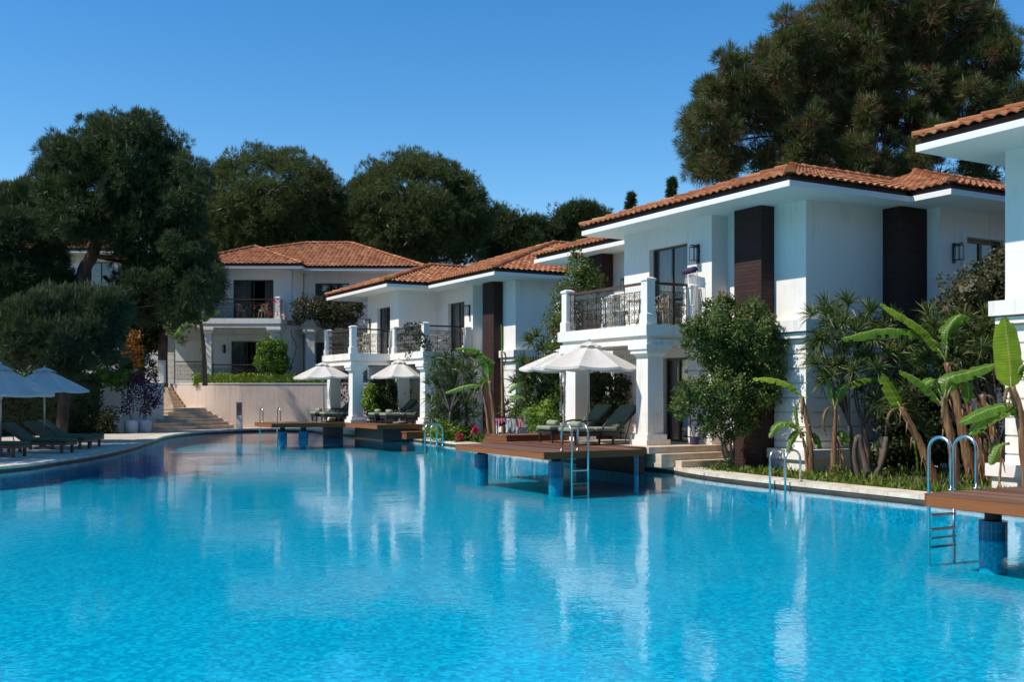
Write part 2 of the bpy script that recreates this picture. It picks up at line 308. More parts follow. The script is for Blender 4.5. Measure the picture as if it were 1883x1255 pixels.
# ------------------------------------------------------------------ mesh helpers
class MB:
    def __init__(s): s.v, s.f = [], []
    def add(s, vs, fs):
        o = len(s.v); s.v += [tuple(p) for p in vs]; s.f += [tuple(i + o for i in f) for f in fs]; return s
    def box(s, x0, x1, y0, y1, z0, z1):
        if x0 > x1: x0, x1 = x1, x0
        if y0 > y1: y0, y1 = y1, y0
        return s.add([(x0, y0, z0), (x1, y0, z0), (x1, y1, z0), (x0, y1, z0), (x0, y0, z1), (x1, y0, z1), (x1, y1, z1), (x0, y1, z1)],
                     [(0, 3, 2, 1), (4, 5, 6, 7), (0, 1, 5, 4), (1, 2, 6, 5), (2, 3, 7, 6), (3, 0, 4, 7)])
    def taper(s, cx, cy, z0, z1, w0, d0, w1, d1):
        vs = [(cx + sx * w / 2, cy + sy * d / 2, z) for z, w, d in ((z0, w0, d0), (z1, w1, d1)) for sx, sy in ((-1, -1), (1, -1), (1, 1), (-1, 1))]
        return s.add(vs, [(0, 3, 2, 1), (4, 5, 6, 7), (0, 1, 5, 4), (1, 2, 6, 5), (2, 3, 7, 6), (3, 0, 4, 7)])
    def obox(s, p, d, L, d0, d1, z0, z1, t0=0.):
        """box along unit dir d from p: length t0..L, depth d0..d1 to the LEFT of d"""
        d = Vector((d[0], d[1])); n = Vector((-d.y, d.x)); p = Vector((p[0], p[1]))
        c = [p + d * t + n * q for t, q in ((t0, d0), (L, d0), (L, d1), (t0, d1))]
        return s.add([(q.x, q.y, z0) for q in c] + [(q.x, q.y, z1) for q in c],
                     [(0, 3, 2, 1), (4, 5, 6, 7), (0, 1, 5, 4), (1, 2, 6, 5), (2, 3, 7, 6), (3, 0, 4, 7)])
    def prism(s, pts, z0, z1):
        n = len(pts)
        return s.add([(p[0], p[1], z0) for p in pts] + [(p[0], p[1], z1) for p in pts],
                     [tuple(range(n))[::-1], tuple(range(n, 2 * n))] + [(i, (i + 1) % n, n + (i + 1) % n, n + i) for i in range(n)])
    def tube(s, pts, r, n=6, closed=False):
        pts = [Vector(p) for p in pts]; k = len(pts); rs = r if isinstance(r, (list, tuple)) else [r] * k
        o = len(s.v); up = None
        for i, p in enumerate(pts):
            a = pts[max(i - 1, 0)] if not closed else pts[i - 1]; b = pts[min(i + 1, k - 1)] if not closed else pts[(i + 1) % k]
            t = (b - a).normalized() if (b - a).length > 1e-9 else Vector((0, 0, 1))
            if up is None: up = t.orthogonal().normalized()
            up = (up - t * up.dot(t)); up = up.normalized() if up.length > 1e-6 else t.orthogonal().normalized()
            w = t.cross(up)
            for j in range(n):
                an = 2 * math.pi * j / n; q = p + (up * math.cos(an) + w * math.sin(an)) * rs[i]; s.v.append(tuple(q))
        for i in range(k if closed else k - 1):
            i2 = (i + 1) % k
            for j in range(n):
                s.f.append((o + i * n + j, o + i * n + (j + 1) % n, o + i2 * n + (j + 1) % n, o + i2 * n + j))
        if not closed:
            s.f.append(tuple(o + j for j in range(n))[::-1]); s.f.append(tuple(o + (k - 1) * n + j for j in range(n)))
        return s
    def lathe(s, prof, c=(0, 0, 0), n=16, cap=True):
        o = len(s.v)
        for r, z in prof:
            for j in range(n):
                a = 2 * math.pi * j / n; s.v.append((c[0] + r * math.cos(a), c[1] + r * math.sin(a), c[2] + z))
        for i in range(len(prof) - 1):
            for j in range(n): s.f.append((o + i * n + j, o + i * n + (j + 1) % n, o + (i + 1) * n + (j + 1) % n, o + (i + 1) * n + j))
        if cap:
            s.f.append(tuple(o + j for j in range(n))[::-1]); s.f.append(tuple(o + (len(prof) - 1) * n + j for j in range(n)))
        return s
    def grid(s, fn, nu, nv):
        o = len(s.v)
        for i in range(nu + 1):
            for j in range(nv + 1): s.v.append(tuple(fn(i / nu, j / nv)))
        for i in range(nu):
            for j in range(nv):
                a = o + i * (nv + 1) + j; s.f.append((a, a + nv + 1, a + nv + 2, a + 1))
        return s
    def build(s, name, mat, parent=None, smooth=False, bevel=0, loc=None):
        me = bpy.data.meshes.new(name); me.from_pydata(s.v, [], s.f); me.update()
        me.materials.append(mat if not isinstance(mat, str) else M[mat])
        if smooth: me.polygons.foreach_set('use_smooth', [True] * len(me.polygons))
        ob = bpy.data.objects.new(name, me); COL.objects.link(ob)
        if parent: ob.parent = parent
        if loc is not None: ob.location = loc
        if bevel:
            b = ob.modifiers.new('b', 'BEVEL'); b.width = bevel; b.segments = 2; b.limit_method = 'ANGLE'
        return ob

def tag(o, label=None, cat=None, group=None, kind=None):
    if label: o['label'] = label
    if cat: o['category'] = cat
    if group: o['group'] = group
    if kind: o['kind'] = kind
    return o
def thing(name, label, cat, loc=(0, 0, 0), rz=0., group=None):
    o = bpy.data.objects.new(name, None); COL.objects.link(o); o.location = loc; o.rotation_euler = (0, 0, rz)
    return tag(o, label, cat, group)
def struct(name, mb, mat, **k): return tag(mb.build(name, mat, **k), kind='structure')
def kids(o): return [c for c in COL.objects if c.parent == o]
def copy_tree(o, label, loc, rz=0., scale=1.):
    def rec(x, par):
        c = x.copy(); COL.objects.link(c)
        if par is not None: c.parent = par
        for ch in kids(x): rec(ch, c)
        return c
    c = rec(o, None); c.location = loc; c.rotation_euler = (0, 0, rz); c.scale = (scale,) * 3; c['label'] = label
    return c

def quads(name, Q, mat, parent=None, extra=None, mats=None, loc=None):
    """Q (N,4,3) float array -> one mesh; extra = [(Q2, material key)] as further material slots"""
    sets = [(Q, mat)] + (extra or [])
    A = np.concatenate([q.reshape(-1, 4, 3) for q, _ in sets]).astype(np.float32)
    n = len(A); me = bpy.data.meshes.new(name)
    me.vertices.add(4 * n); me.vertices.foreach_set('co', A.reshape(-1))
    me.loops.add(4 * n); me.loops.foreach_set('vertex_index', np.arange(4 * n, dtype=np.int32))
    me.polygons.add(n); me.polygons.foreach_set('loop_start', np.arange(0, 4 * n, 4, dtype=np.int32))
    mi = np.concatenate([np.full(len(q.reshape(-1, 4, 3)), i, np.int32) for i, (q, _) in enumerate(sets)])
    me.polygons.foreach_set('material_index', mi)
    for _, k in sets: me.materials.append(M[k])
    me.update(calc_edges=True)
    ob = bpy.data.objects.new(name, me); COL.objects.link(ob)
    if parent:
        ob.parent = parent
        me.transform(Matrix.Translation(-parent.location))
    return ob

def unit(a): return a / np.maximum(np.linalg.norm(a, axis=-1, keepdims=True), 1e-9)
def rdir(rng, n): return unit(rng.normal(size=(n, 3)))
def blades(rng, c, d, L, W):
    n = len(c); L = np.broadcast_to(np.asarray(L, float), (n,))[:, None] * rng.uniform(.7, 1.25, (n, 1)); W = np.broadcast_to(np.asarray(W, float), (n,))[:, None]
    sd = unit(np.cross(d, rdir(rng, n))) * W / 2
    m = c + d * L * .45
    return np.stack([c, m + sd, c + d * L, m - sd], 1)
def ball(c, Rr, sq=1., n=10, jit=.12, rng=None):
    out = []
    rng = rng or np.random.default_rng(1)
    th = np.linspace(0, math.pi, n + 1); ph = np.linspace(0, 2 * math.pi, 2 * n + 1)
    rr = Rr * (1 + jit * rng.normal(size=(n + 1, 2 * n + 1))); rr[:, -1] = rr[:, 0]; rr[0] = rr[0, 0]; rr[-1] = rr[-1, 0]
    X = c[0] + rr * np.sin(th)[:, None] * np.cos(ph); Y = c[1] + rr * np.sin(th)[:, None] * np.sin(ph); Z = c[2] + sq * rr * np.cos(th)[:, None] * np.ones_like(ph)
    Pp = np.stack([X, Y, Z], -1)
    return np.stack([Pp[:-1, :-1], Pp[1:, :-1], Pp[1:, 1:], Pp[:-1, 1:]], 2).reshape(-1, 4, 3)

def pine_quads(rng, lobes, cr, dens, nt, nb, L, W, core=.72, candles=0., up=.35):
    Qs, Cs = [], []
    for c, Rr, sq in lobes:
        c = np.array(c); n = max(6, int(dens * 4 * Rr * Rr / (cr * cr)))
        d = rdir(rng, n); rad = Rr * rng.uniform(.62, 1.0, (n, 1))
        cc = c + d * rad * np.array([1, 1, sq])
        r1 = cr * rng.uniform(.6, 1.3, (n, 1))
        t = rdir(rng, n * nt); dd = np.repeat(d, nt, 0)
        t = unit(t + .55 * dd + np.array([0, 0, up]))
        pos = np.repeat(cc, nt, 0) + t * np.repeat(r1, nt, 0) * rng.uniform(.45, 1., (n * nt, 1))
        b = unit(np.repeat(t, nb, 0) + .75 * rng.normal(size=(n * nt * nb, 3)) * .7)
        Qs.append(blades(rng, np.repeat(pos, nb, 0), b, L, W))
        if core:  # dense inner twigs and needles
            k = int(14 * Rr * Rr / (cr * cr)) + 40; p = c + rdir(rng, k) * Rr * core * rng.random((k, 1)) ** .4 * np.array([1, 1, sq])
            Qs.append(blades(rng, p, rdir(rng, k), max(L * 1.6, Rr * .3), max(W * 5, Rr * .12)))
        if candles:
            k = rng.random(len(pos)) < candles * (t[:, 2] > .55)
            p = pos[k]
            if len(p):
                cd = unit(np.array([0, 0, 1.]) + .12 * rng.normal(size=p.shape))
                for _ in range(3): Cs.append(blades(rng, p, unit(cd + .03 * rng.normal(size=p.shape)), L * 1.2, W * 2.2))
    return np.concatenate(Qs), (np.concatenate(Cs) if Cs else None)

def leaf_quads(rng, lobes, per_m2, L, W, core=.6, droop=.15, depth=.5):
    Qs = []
    for c, Rr, sq in lobes:
        c = np.array(c); n = int(per_m2 * 4 * math.pi * Rr * Rr)
        d = rdir(rng, n)
        lump = 1 + .18 * np.sin(d[:, :1] * 7 + c[0] * 3) * np.sin(d[:, 1:2] * 6 + c[2]) + .14 * np.sin(d[:, 2:3] * 9 + c[1])
        p = c + d * Rr * lump * (1 - depth * rng.random((n, 1)) ** 1.8) * np.array([1, 1, sq])
        ld = unit(d * .5 + rng.normal(size=(n, 3)) * .7 + np.array([0, 0, -droop]))
        Qs.append(blades(rng, p, ld, L, W))
        if core: Qs.append(ball(c, Rr * core, sq, 8, .1, rng))
    return np.concatenate(Qs)

def box_leaves(rng, x0, x1, y0, y1, z0, z1, per_m2, L, W, rot=None):
    """clipped hedge: leaves over the faces of a box plus a solid heart"""
    Qs = []
    sx, sy, sz = x1 - x0, y1 - y0, z1 - z0
    for ax, area in ((0, sy * sz), (1, sx * sz), (2, sx * sy)):
        for side in (0, 1):
            n = int(per_m2 * area); q = rng.random((n, 3)) * [sx, sy, sz]
            q[:, ax] = side * [sx, sy, sz][ax]; nn = np.zeros(3); nn[ax] = 2 * side - 1
            p = q + [x0, y0, z0] - nn * .12 * rng.random((n, 1)) ** 1.5 + .035 * np.sin(q * 5.1)[:, [1, 2, 0]] * 1.3
            Qs.append(blades(rng, p, unit(nn * .8 + rng.normal(size=(n, 3)) * .6), L, W))
    e = .09
    b = MB().box(x0 + e, x1 - e, y0 + e, y1 - e, z0, z1 - e)
    Qs.append(np.array([[b.v[i] for i in f] for f in b.f]))
    return np.concatenate(Qs)

# ------------------------------------------------------------------ villa kit (local x = into the house, y = along the pool front, z up)
UV_ANG = math.atan2(.492, .870)
ZC, ZS, ZE, KR = 3.54, 6.26, 6.50, .334
TH = .25

def wall(mb, p0, p1, z0, z1, ops=(), rust=False, trim=0., end=0.):
    """wall from p0 to p1 with its inside on the left; ops = [(t0,t1,z0,z1)] openings"""
    p0 = Vector(p0); d = Vector(p1) - p0; L = d.length - end; d.normalize()
    cells = []
    t = trim
    for a, b, c, e in sorted(ops):
        cells.append((t, a, z0, z1))
        if c > z0 + .01: cells.append((a, b, z0, c))
        cells.append((a, b, e, z1)); t = b
    cells.append((t, L, z0, z1))
    for a, b, c, e in cells:
        if b - a < .005: continue
        if not rust: mb.obox(p0, d, b, 0, TH, c, e, a)
        else:
            mb.obox(p0, d, b, .045, TH, c, e, a)
            z = c
            while z < e - .02:
                nz = min(e, (math.floor((z - .1 + 1e-4) / .335) + 1) * .335 + .1)
                mb.obox(p0, d, b, 0, .0445, z + .006, nz - .026 if nz < e else nz, a); z = nz
def band(mb, p0, p1, z0, z1, pr, e0=0., e1=0., inn=-.003):
    p0 = Vector(p0); d = Vector(p1) - p0; L = d.length; d.normalize()
    mb.obox(p0, d, L + e1, -pr, inn, z0, z1, -e0)

def clip_col(poly, s):
    ts = []
    n = len(poly)
    for i in range(n):
        (s0, t0), (s1, t1) = poly[i], poly[(i + 1) % n]
        if abs(s1 - s0) < 1e-9:
            if abs(s - s0) < 1e-6: ts += [t0, t1]
            continue
        k = (s - s0) / (s1 - s0)
        if -1e-9 <= k <= 1 + 1e-9: ts.append(t0 + k * (t1 - t0))
    return (min(ts), max(ts)) if ts else None

def roof_slope(mb, pts, A, B, tw=.23, course=.36, amp=.042):
    """barrel tiles laid over a convex 3D polygon; A->B runs along the eave with the slope on the left seen from above"""
    A, B = Vector(A), Vector(B); s = (B - A).normalized()
    pts = [Vector(p) for p in pts]
    far = max(pts, key=lambda p: (p - A - s * (p - A).dot(s)).length)
    t = (far - A) - s * (far - A).dot(s); t.normalize(); nrm = s.cross(t)
    if nrm.z < 0: nrm = -nrm
    poly = [((p - A).dot(s), (p - A).dot(t)) for p in pts]
    smin, smax = min(p[0] for p in poly), max(p[0] for p in poly); tmax = max(p[1] for p in poly)
    prof = [(0, 0.), (.12, .5), (.28, .92), (.42, 1.), (.56, .85), (.72, .35), (.86, .02), (1., 0.)]
    nc = int(math.ceil((smax - smin) / tw)); rnd = random.Random(int(smax * 100))
    for i in range(nc):
        s0 = smin + i * tw
        cols = []
        for q, h in prof:
            sx = min(max(s0 + q * tw, smin + 1e-4), smax - 1e-4); r = clip_col(poly, sx)
            cols.append((sx, h, r))
        if any(c[2] is None for c in cols): continue
        lo = min(c[2][0] for c in cols); hi = max(c[2][1] for c in cols)
        k0 = int(math.floor(lo / course)); k1 = int(math.ceil(hi / course))
        for k in range(k0, k1):
            a, b = k * course - .05, (k + 1) * course
            if b <= lo or a >= hi: continue
            lift = rnd.uniform(0, .010); vs = []
            for sx, h, (l, u) in cols:
                ta, tb = min(max(a, l - .09), u), min(max(b, l), u)
                base = A + s * sx
                vs.append(base + t * ta + nrm * (h * amp * 1.12 + .026 + lift)); vs.append(base + t * tb + nrm * (h * amp + .003))
            n = len(cols)
            # butt end of the tile gives each course its shadow line
            fr = [v - nrm * .022 for v in vs[0::2]]
            mb.add(vs + fr, [(2 * j, 2 * j + 2, 2 * j + 3, 2 * j + 1) for j in range(n - 1)] + [(2 * n + j, 2 * n + j + 1, 2 * j + 2, 2 * j) for j in range(n - 1)])
    # closed underlay so nothing shows through
    mb.add([p - nrm * .02 for p in pts], [tuple(range(len(pts)))])

def ridge_caps(mb, a, b, r=.105, L=.40):
    a, b = Vector(a), Vector(b); d = b - a; n = max(1, int(round(d.length / L))); d.normalize(); st = (Vector(b) - a).length / n
    sd = d.cross(Vector((0, 0, 1))).normalized(); up = sd.cross(d).normalized()
    for i in range(n):
        p = a + d * (i * st - .04); q = a + d * ((i + 1) * st + .03)
        vs = []
        for c, rr, lf in ((p, r * 1.12, .05), (q, r * .92, .03)):
            for j in range(7):
                an = math.pi * j / 6; vs.append(c + sd * math.cos(an) * rr + up * (math.sin(an) * rr * .85 + lf))
        fs = [(j, j + 1, 8 + j, 7 + j) for j in range(6)] + [tuple(range(7))]
        mb.add(vs, fs)

def door(root, p0, p1, z0, z1, t0, t1, rec=.14, name='balcony_door', style=0):
    """sliding door: frame part with panes and curtain as sub-parts, set back in the wall opening"""
    p0 = Vector(p0); d = (Vector(p1) - p0).normalized(); w = .055 if style == 0 else .1
    f = MB(); m_ = (t0 + t1) / 2
    for a, b in ((t0, t0 + w), (t1 - w, t1), (m_ - w / 2, m_ + w / 2)): f.obox(p0, d, b, rec, rec + .07, z0, z1, a)
    f.obox(p0, d, t1 - w, rec, rec + .07, z1 - w, z1, t0 + w + .0) if False else None
    for a, b in ((t0 + w, m_ - w / 2), (m_ + w / 2, t1 - w)):
        f.obox(p0, d, b, rec, rec + .07, z1 - w, z1, a); f.obox(p0, d, b, rec, rec + .07, z0, z0 + w * (1 if style == 0 else 4), a)
    fo = f.build(name, 'frame' if style == 0 else 'brown', root)
    for a, b in ((t0 + w, m_ - w / 2), (m_ + w / 2, t1 - w)):
        MB().obox(p0, d, b, rec + .03, rec + .04, z0 + w, z1 - w, a).build('pane', 'glass', fo)
    n = Vector((-d.y, d.x))
    def cur(lo, hi):
        def fn(u, v):
            q = p0 + d * (lo + (hi - lo) * u) + n * (rec + .2 + .035 * math.sin(u * (hi - lo) * 42)); return (q.x, q.y, z0 + (z1 - z0) * v)
        return fn
    c = MB().grid(cur(t0 - .1, t0 + (t1 - t0) * .42), 60, 1); c.grid(cur(t1 - (t1 - t0) * .25, t1 + .1), 40, 1)
    c.build('curtain', 'curtain', fo, smooth=True)
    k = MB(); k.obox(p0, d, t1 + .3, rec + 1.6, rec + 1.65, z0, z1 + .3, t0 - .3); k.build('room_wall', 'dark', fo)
    return fo

def sconce(root, p, nrm, z):
    """wall lantern: dark back plate and arm with a glass box"""
    p = Vector(p); n = Vector(nrm).normalized(); sd = Vector((-n.y, n.x))
    m = MB()
    m.obox(p + sd * .05, -sd, .10, .0, .03, z - .22, z + .24) if False else None
    def bx(a, b, c, e, z0, z1): m.obox(p + sd * a + n * c, -sd, a - b, 0, e - c, z0, z1) if False else m.add(
        [(*(p + sd * s_ + n * q)[:2], zz) for zz in (z0, z1) for s_, q in ((a, c), (b, c), (b, e), (a, e))],
        [(0, 3, 2, 1), (4, 5, 6, 7), (0, 1, 5, 4), (1, 2, 6, 5), (2, 3, 7, 6), (3, 0, 4, 7)])
    bx(-.05, .05, .002, .03, z - .24, z + .24); bx(-.02, .02, .03, .26, z + .19, z + .215); bx(-.085, .085, .06, .23, z + .15, z + .17)
    bx(-.085, .085, .06, .23, z - .18, z - .165)
    for s_ in (-.078, .078):
        for q in (.068, .222): bx(s_ - .006, s_ + .006, q - .006, q + .006, z - .165, z + .15)
    o = m.build('wall_lamp', 'iron', root)
    g = MB(); g.add([(*(p + sd * s_ + n * q)[:2], zz) for zz in (z - .16, z + .145) for s_, q in ((-.068, .08), (.068, .08), (.068, .21), (-.068, .21))],
                    [(0, 3, 2, 1), (4, 5, 6, 7), (0, 1, 5, 4), (1, 2, 6, 5), (2, 3, 7, 6), (3, 0, 4, 7)])
    g.build('glass', 'clear', o); return o

def spiral(c, r, a0, turns, sgn, ux, n=11):
    out = []
    for i in range(n):
        k = i / (n - 1); a = a0 + sgn * turns * 2 * math.pi * k; rr = r * (1 - .72 * k)
        out.append(c + ux * math.cos(a) * rr + Vector((0, 0, 1)) * math.sin(a) * rr)
    return out
def railing(root, p0, p1, z0, z1, name='railing', wood=True, seg=None):
    """wrought iron scroll panel between two points, handrail on top, glass sheet behind"""
    p0 = Vector((*p0, 0)); p1 = Vector((*p1, 0)); d = p1 - p0; L = d.length; d.normalize(); n = Vector((-d.y, d.x, 0)); Z = Vector((0, 0, 1))
    m = MB(); zb, zt = z0 + .07, z1 - .19; r = .009
    m.tube([p0 + Z * zb, p1 + Z * zb], .011, 4); m.tube([p0 + Z * zt, p1 + Z * zt], .011, 4)
    k = max(1, int(round(L / .40))); w = L / k; hh = zt - zb
    for i in range(k + 1):
        q = p0 + d * min(max(i * w, .015), L - .015); m.tube([q + Z * (z0 if i % 3 == 0 or i == k else zb), q + Z * (z1 - .03 if i % 3 == 0 or i == k else zt)], .010, 4)
    for i in range(k):
        c = p0 + d * (i + .5) * w; m.tube([c + Z * zb, c + Z * zt], r, 4)
        for sg in (-1, 1):
            ux = d * sg; rr = w * .17
            # upper half: lyre ending in scrolls below the top bar; lower half mirrored
            for (za, zb2, vs) in ((zt, zb + hh * .52, 1), (zb + hh * .46, zb, 1)):
                top = c + ux * (w * .25) + Z * (za - rr - .012)
                m.tube(spiral(top, rr, 0., 1.15, 1, ux), r * .9, 4)
                mid = c + ux * (w * .08) + Z * ((za + zb2) / 2)
                m.tube([top + ux * rr, top + ux * rr * .9 - Z * rr * .7, mid, c + ux * w * .26 + Z * (zb2 + rr * 1.5), c + ux * w * .36 + Z * (zb2 + rr * .9)], r * .9, 4)
                m.tube(spiral(c + ux * (w * .26) + Z * (zb2 + rr * .95), rr * .85, 0., 1.1, -1, ux), r * .9, 4)
    o = m.build(name, 'iron', root)
    hr = MB()
    hr.add([tuple(p + n * s_ + Z * zz) for zz in (z1 - .03, z1 + .03) for p, s_ in ((p0, -.04), (p1, -.04), (p1, .04), (p0, .04))],
           [(0, 3, 2, 1), (4, 5, 6, 7), (0, 1, 5, 4), (1, 2, 6, 5), (2, 3, 7, 6), (3, 0, 4, 7)])
    hr.build('handrail', 'handrail', o)
    g = MB(); g.add([tuple(p + n * s_ + Z * zz) for zz in (z0 + .05, z1 - .06) for p, s_ in ((p0 + d * .03, .03), (p1 - d * .03, .03), (p1 - d * .03, .036), (p0 + d * .03, .036))],
                    [(0, 3, 2, 1), (4, 5, 6, 7), (0, 1, 5, 4), (1, 2, 6, 5), (2, 3, 7, 6), (3, 0, 4, 7)])
    g.build('glass_sheet', 'clear', o); return o
def rail_post(root, x, y, z0, h=1.16, w=.24):
    m = MB(); m.box(x - w / 2 - .03, x + w / 2 + .03, y - w / 2 - .03, y + w / 2 + .03, z0 + .001, z0 + .25)
    m.taper(x, y, z0 + .25, z0 + .29, w + .06, w + .06, w, w); m.box(x - w / 2, x + w / 2, y - w / 2, y + w / 2, z0 + .29, z0 + h - .09)
    m.box(x - w / 2 - .025, x + w / 2 + .025, y - w / 2 - .025, y + w / 2 + .025, z0 + h - .09, z0 + h - .04)
    m.taper(x, y, z0 + h - .04, z0 + h, w + .05, w + .05, w * .55, w * .55)
    return m.build('railing_post', 'trim', root)
def column(root, x, y, z0, z1, w=.48):
    m = MB(); m.taper(x, y, z0 + .26, z1 - .3, w, w, w * .96, w * .96)
    o = m.build('column', 'trim', root)
    b = MB(); b.box(x - w / 2 - .12, x + w / 2 + .12, y - w / 2 - .12, y + w / 2 + .12, z0, z0 + .13); b.box(x - w / 2 - .06, x + w / 2 + .06, y - w / 2 - .06, y + w / 2 + .06, z0 + .13, z0 + .26)
    b.build('base', 'trim', o)
    c = MB(); c.taper(x, y, z1 - .3, z1 - .22, w, w, w + .12, w + .12); c.box(x - w / 2 - .1, x + w / 2 + .1, y - w / 2 - .1, y + w / 2 + .1, z1 - .22, z1 - .12)
    c.box(x - w / 2 - .14, x + w / 2 + .14, y - w / 2 - .14, y + w / 2 + .14, z1 - .12, z1 - .002)
    c.build('capital', 'trim', o); return o
def balcony(root, x0, x1, y0, y1, z=ZC, base=.6, sides=('near', 'far'), cols=True, inset=.16, gap=.0):
    """slab with stepped cornice from x0 (pool side) to x1 (wall), y0 near .. y1 far; posts, railings and columns"""
    m = MB(); m.box(x0, x1 - .005, y0, y1, z - .27, z); m.box(x0 + .10, x1 - .005, y0 + .10, y1 - .10, z - .36, z - .27); m.box(x0 + .05, x1 - .005, y0 + .05, y1 - .05, z - .48, z - .36)
    m.build('balcony_slab', 'trim', root)
    p = .2
    rail_post(root, x0 + p, y0 + p, z); rail_post(root, x0 + p, y1 - p, z)
    railing(root, (x0 + p, y1 - p - .13), (x0 + p, y0 + p + .13), z, z + 1.02)
    if 'near' in sides:
        rail_post(root, x1 - .2, y0 + p, z, 1.05); railing(root, (x0 + p + .13, y0 + p), (x1 - .34, y0 + p), z, z + 1.02)
    if 'far' in sides:
        rail_post(root, x1 - .2, y1 - p, z, 1.05); railing(root, (x1 - .34, y1 - p), (x0 + p + .13, y1 - p), z, z + 1.02)
    if cols:
        w = .48
        column(root, x0 + inset + w / 2, y0 + inset + w / 2, base, z - .48); column(root, x0 + inset + w / 2, y1 - inset - w / 2, base, z - .48)
def brickbox(root, x0, x1, y0, y1, z0=.1, z1=ZS - .003): return MB().box(x0, x1, y0, y1, z0, z1).build('brick_panel', 'brick', root)
def eaves(root, rects, zs=ZS, e=.06):
    m = MB(); g = MB()
    for x0, x1, y0, y1 in rects: m.box(x0, x1, y0, y1, zs, zs + .125)
    for x0, x1, y0, y1 in rects: g.box(x0 + e, x1 - e, y0 + e, y1 - e, zs + .126, zs + .26)
    o = m.build('eaves', 'soffit', root); g.build('eave_board', 'gutter', o); return o
def roof(root, slopes, caps, zs=ZE, k=KR):
    """slopes: (list of (x,y,rise_run), eave A, eave B)"""
    z = lambda p: (p[0], p[1], zs + p[2] * k)
    mb = MB()
    for pts, A, B in slopes: roof_slope(mb, [z(p) for p in pts], z(A), z(B))
    o = mb.build('roof', 'tile', root)
    for a, b in caps:
        c = MB(); ridge_caps(c, z(a), z(b)); c.build('ridge', 'tile', o)
    return o

# ------------------------------------------------------------------ villa on the right (near wing, set-back far wing)
O1 = (6.657, 23.4, 0.)
v1 = thing('villa', 'white two storey villa right of centre with a purple mat on its iron balcony rail', 'villa', O1, UV_ANG, 'white villas with tiled roofs')
U = MB()
wall(U, (1.5, 12.2), (1.5, 6.55), ZC, ZS); wall(U, (1.5, 6.3), (-.51, 6.3), ZC, ZS, trim=TH)
D1 = ((-.51, 6.3), (-.51, 2.63))
wall(U, *D1, ZC, ZS, [(1.14, 2.73, ZC, 5.71)], trim=TH)
wall(U, (-.51, 2.63), (0, 2.63), ZC, ZS, trim=TH); wall(U, (0, 2.63), (0, 0), ZC, ZS)
wall(U, (0, 0), (3.43, 0), ZC, ZS, trim=TH); wall(U, (3.43, 0), (3.43, -.89), ZC, ZS)
D1b = ((3.43, -.89), (10.5, -.89))
wall(U, *D1b, ZC, ZS, [(.9, 2.4, ZC + .02, 5.62)], trim=TH)
wall(U, (10.5, -.89), (10.5, 12.2), ZC, ZS, trim=TH); wall(U, (10.5, 12.2), (1.5, 12.2), ZC, ZS, trim=TH, end=TH)
U.build('upper_wall', 'stucco', v1)
W_ = MB()
zt = ZC - .27
wall(W_, (1.5, 12.2), (1.5, 6.55), .1, zt, rust=True); wall(W_, (1.5, 6.3), (-.51, 6.3), .1, zt, rust=True, trim=TH)
wall(W_, *D1, .1, zt, [(1.7, 2.75, .6, 2.79)], True, trim=TH)
wall(W_, (-.51, 2.63), (0, 2.63), .1, zt, rust=True, trim=TH); wall(W_, (0, 2.63), (0, 0), .1, zt, rust=True)
wall(W_, (0, 0), (3.43, 0), .1, zt, rust=True, trim=TH); wall(W_, (3.43, 0), (3.43, -.89), .1, zt, rust=True)
wall(W_, *D1b, .1, zt, rust=True, trim=TH); wall(W_, (10.5, -.89), (10.5, 12.2), .1, zt, trim=TH)
W_.build('ground_floor_wall', 'stucco', v1)
MB().box(.26, 10.2, .26, 11.9, zt - .2, zt - .003).build('floor_slab', 'stucco', v1)
Cn = MB()
for z0, z1, pr in ((ZC - .27, ZC, .2), (ZC - .42, ZC - .30, .12)):
    band(Cn, (0, 1.0), (0, 0), z0, z1, pr, 0, pr); band(Cn, (0, 0), (2.5, 0), z0, z1, pr, -.0, 0)
    band(Cn, (3.43, -.89), (10.5, -.89), z0, z1, pr, 0, 0)
Cn.build('cornice', 'trim', v1)
Pl = MB()
for z0, z1, pr in ((.1, .36, .16), (.36, .585, .24)):
    band(Pl, (0, 1.0), (0, 0), z0, z1, pr, 0, pr); band(Pl, (0, 0), (2.3, 0), z0, z1, pr, 0, 0)
Pl.build('plinth', 'trim', v1)
brickbox(v1, -.41, -.003, 1.003, 1.93); brickbox(v1, 2.503, 3.427, -.52, -.003); brickbox(v1, 1.08, 1.497, 9.7, 10.9)
eaves(v1, [(-1.46, 2.3, -.97, 7.0), (2.3, 11.2, -2.05, 7.0), (.5, 11.2, 7.0, 12.9)])
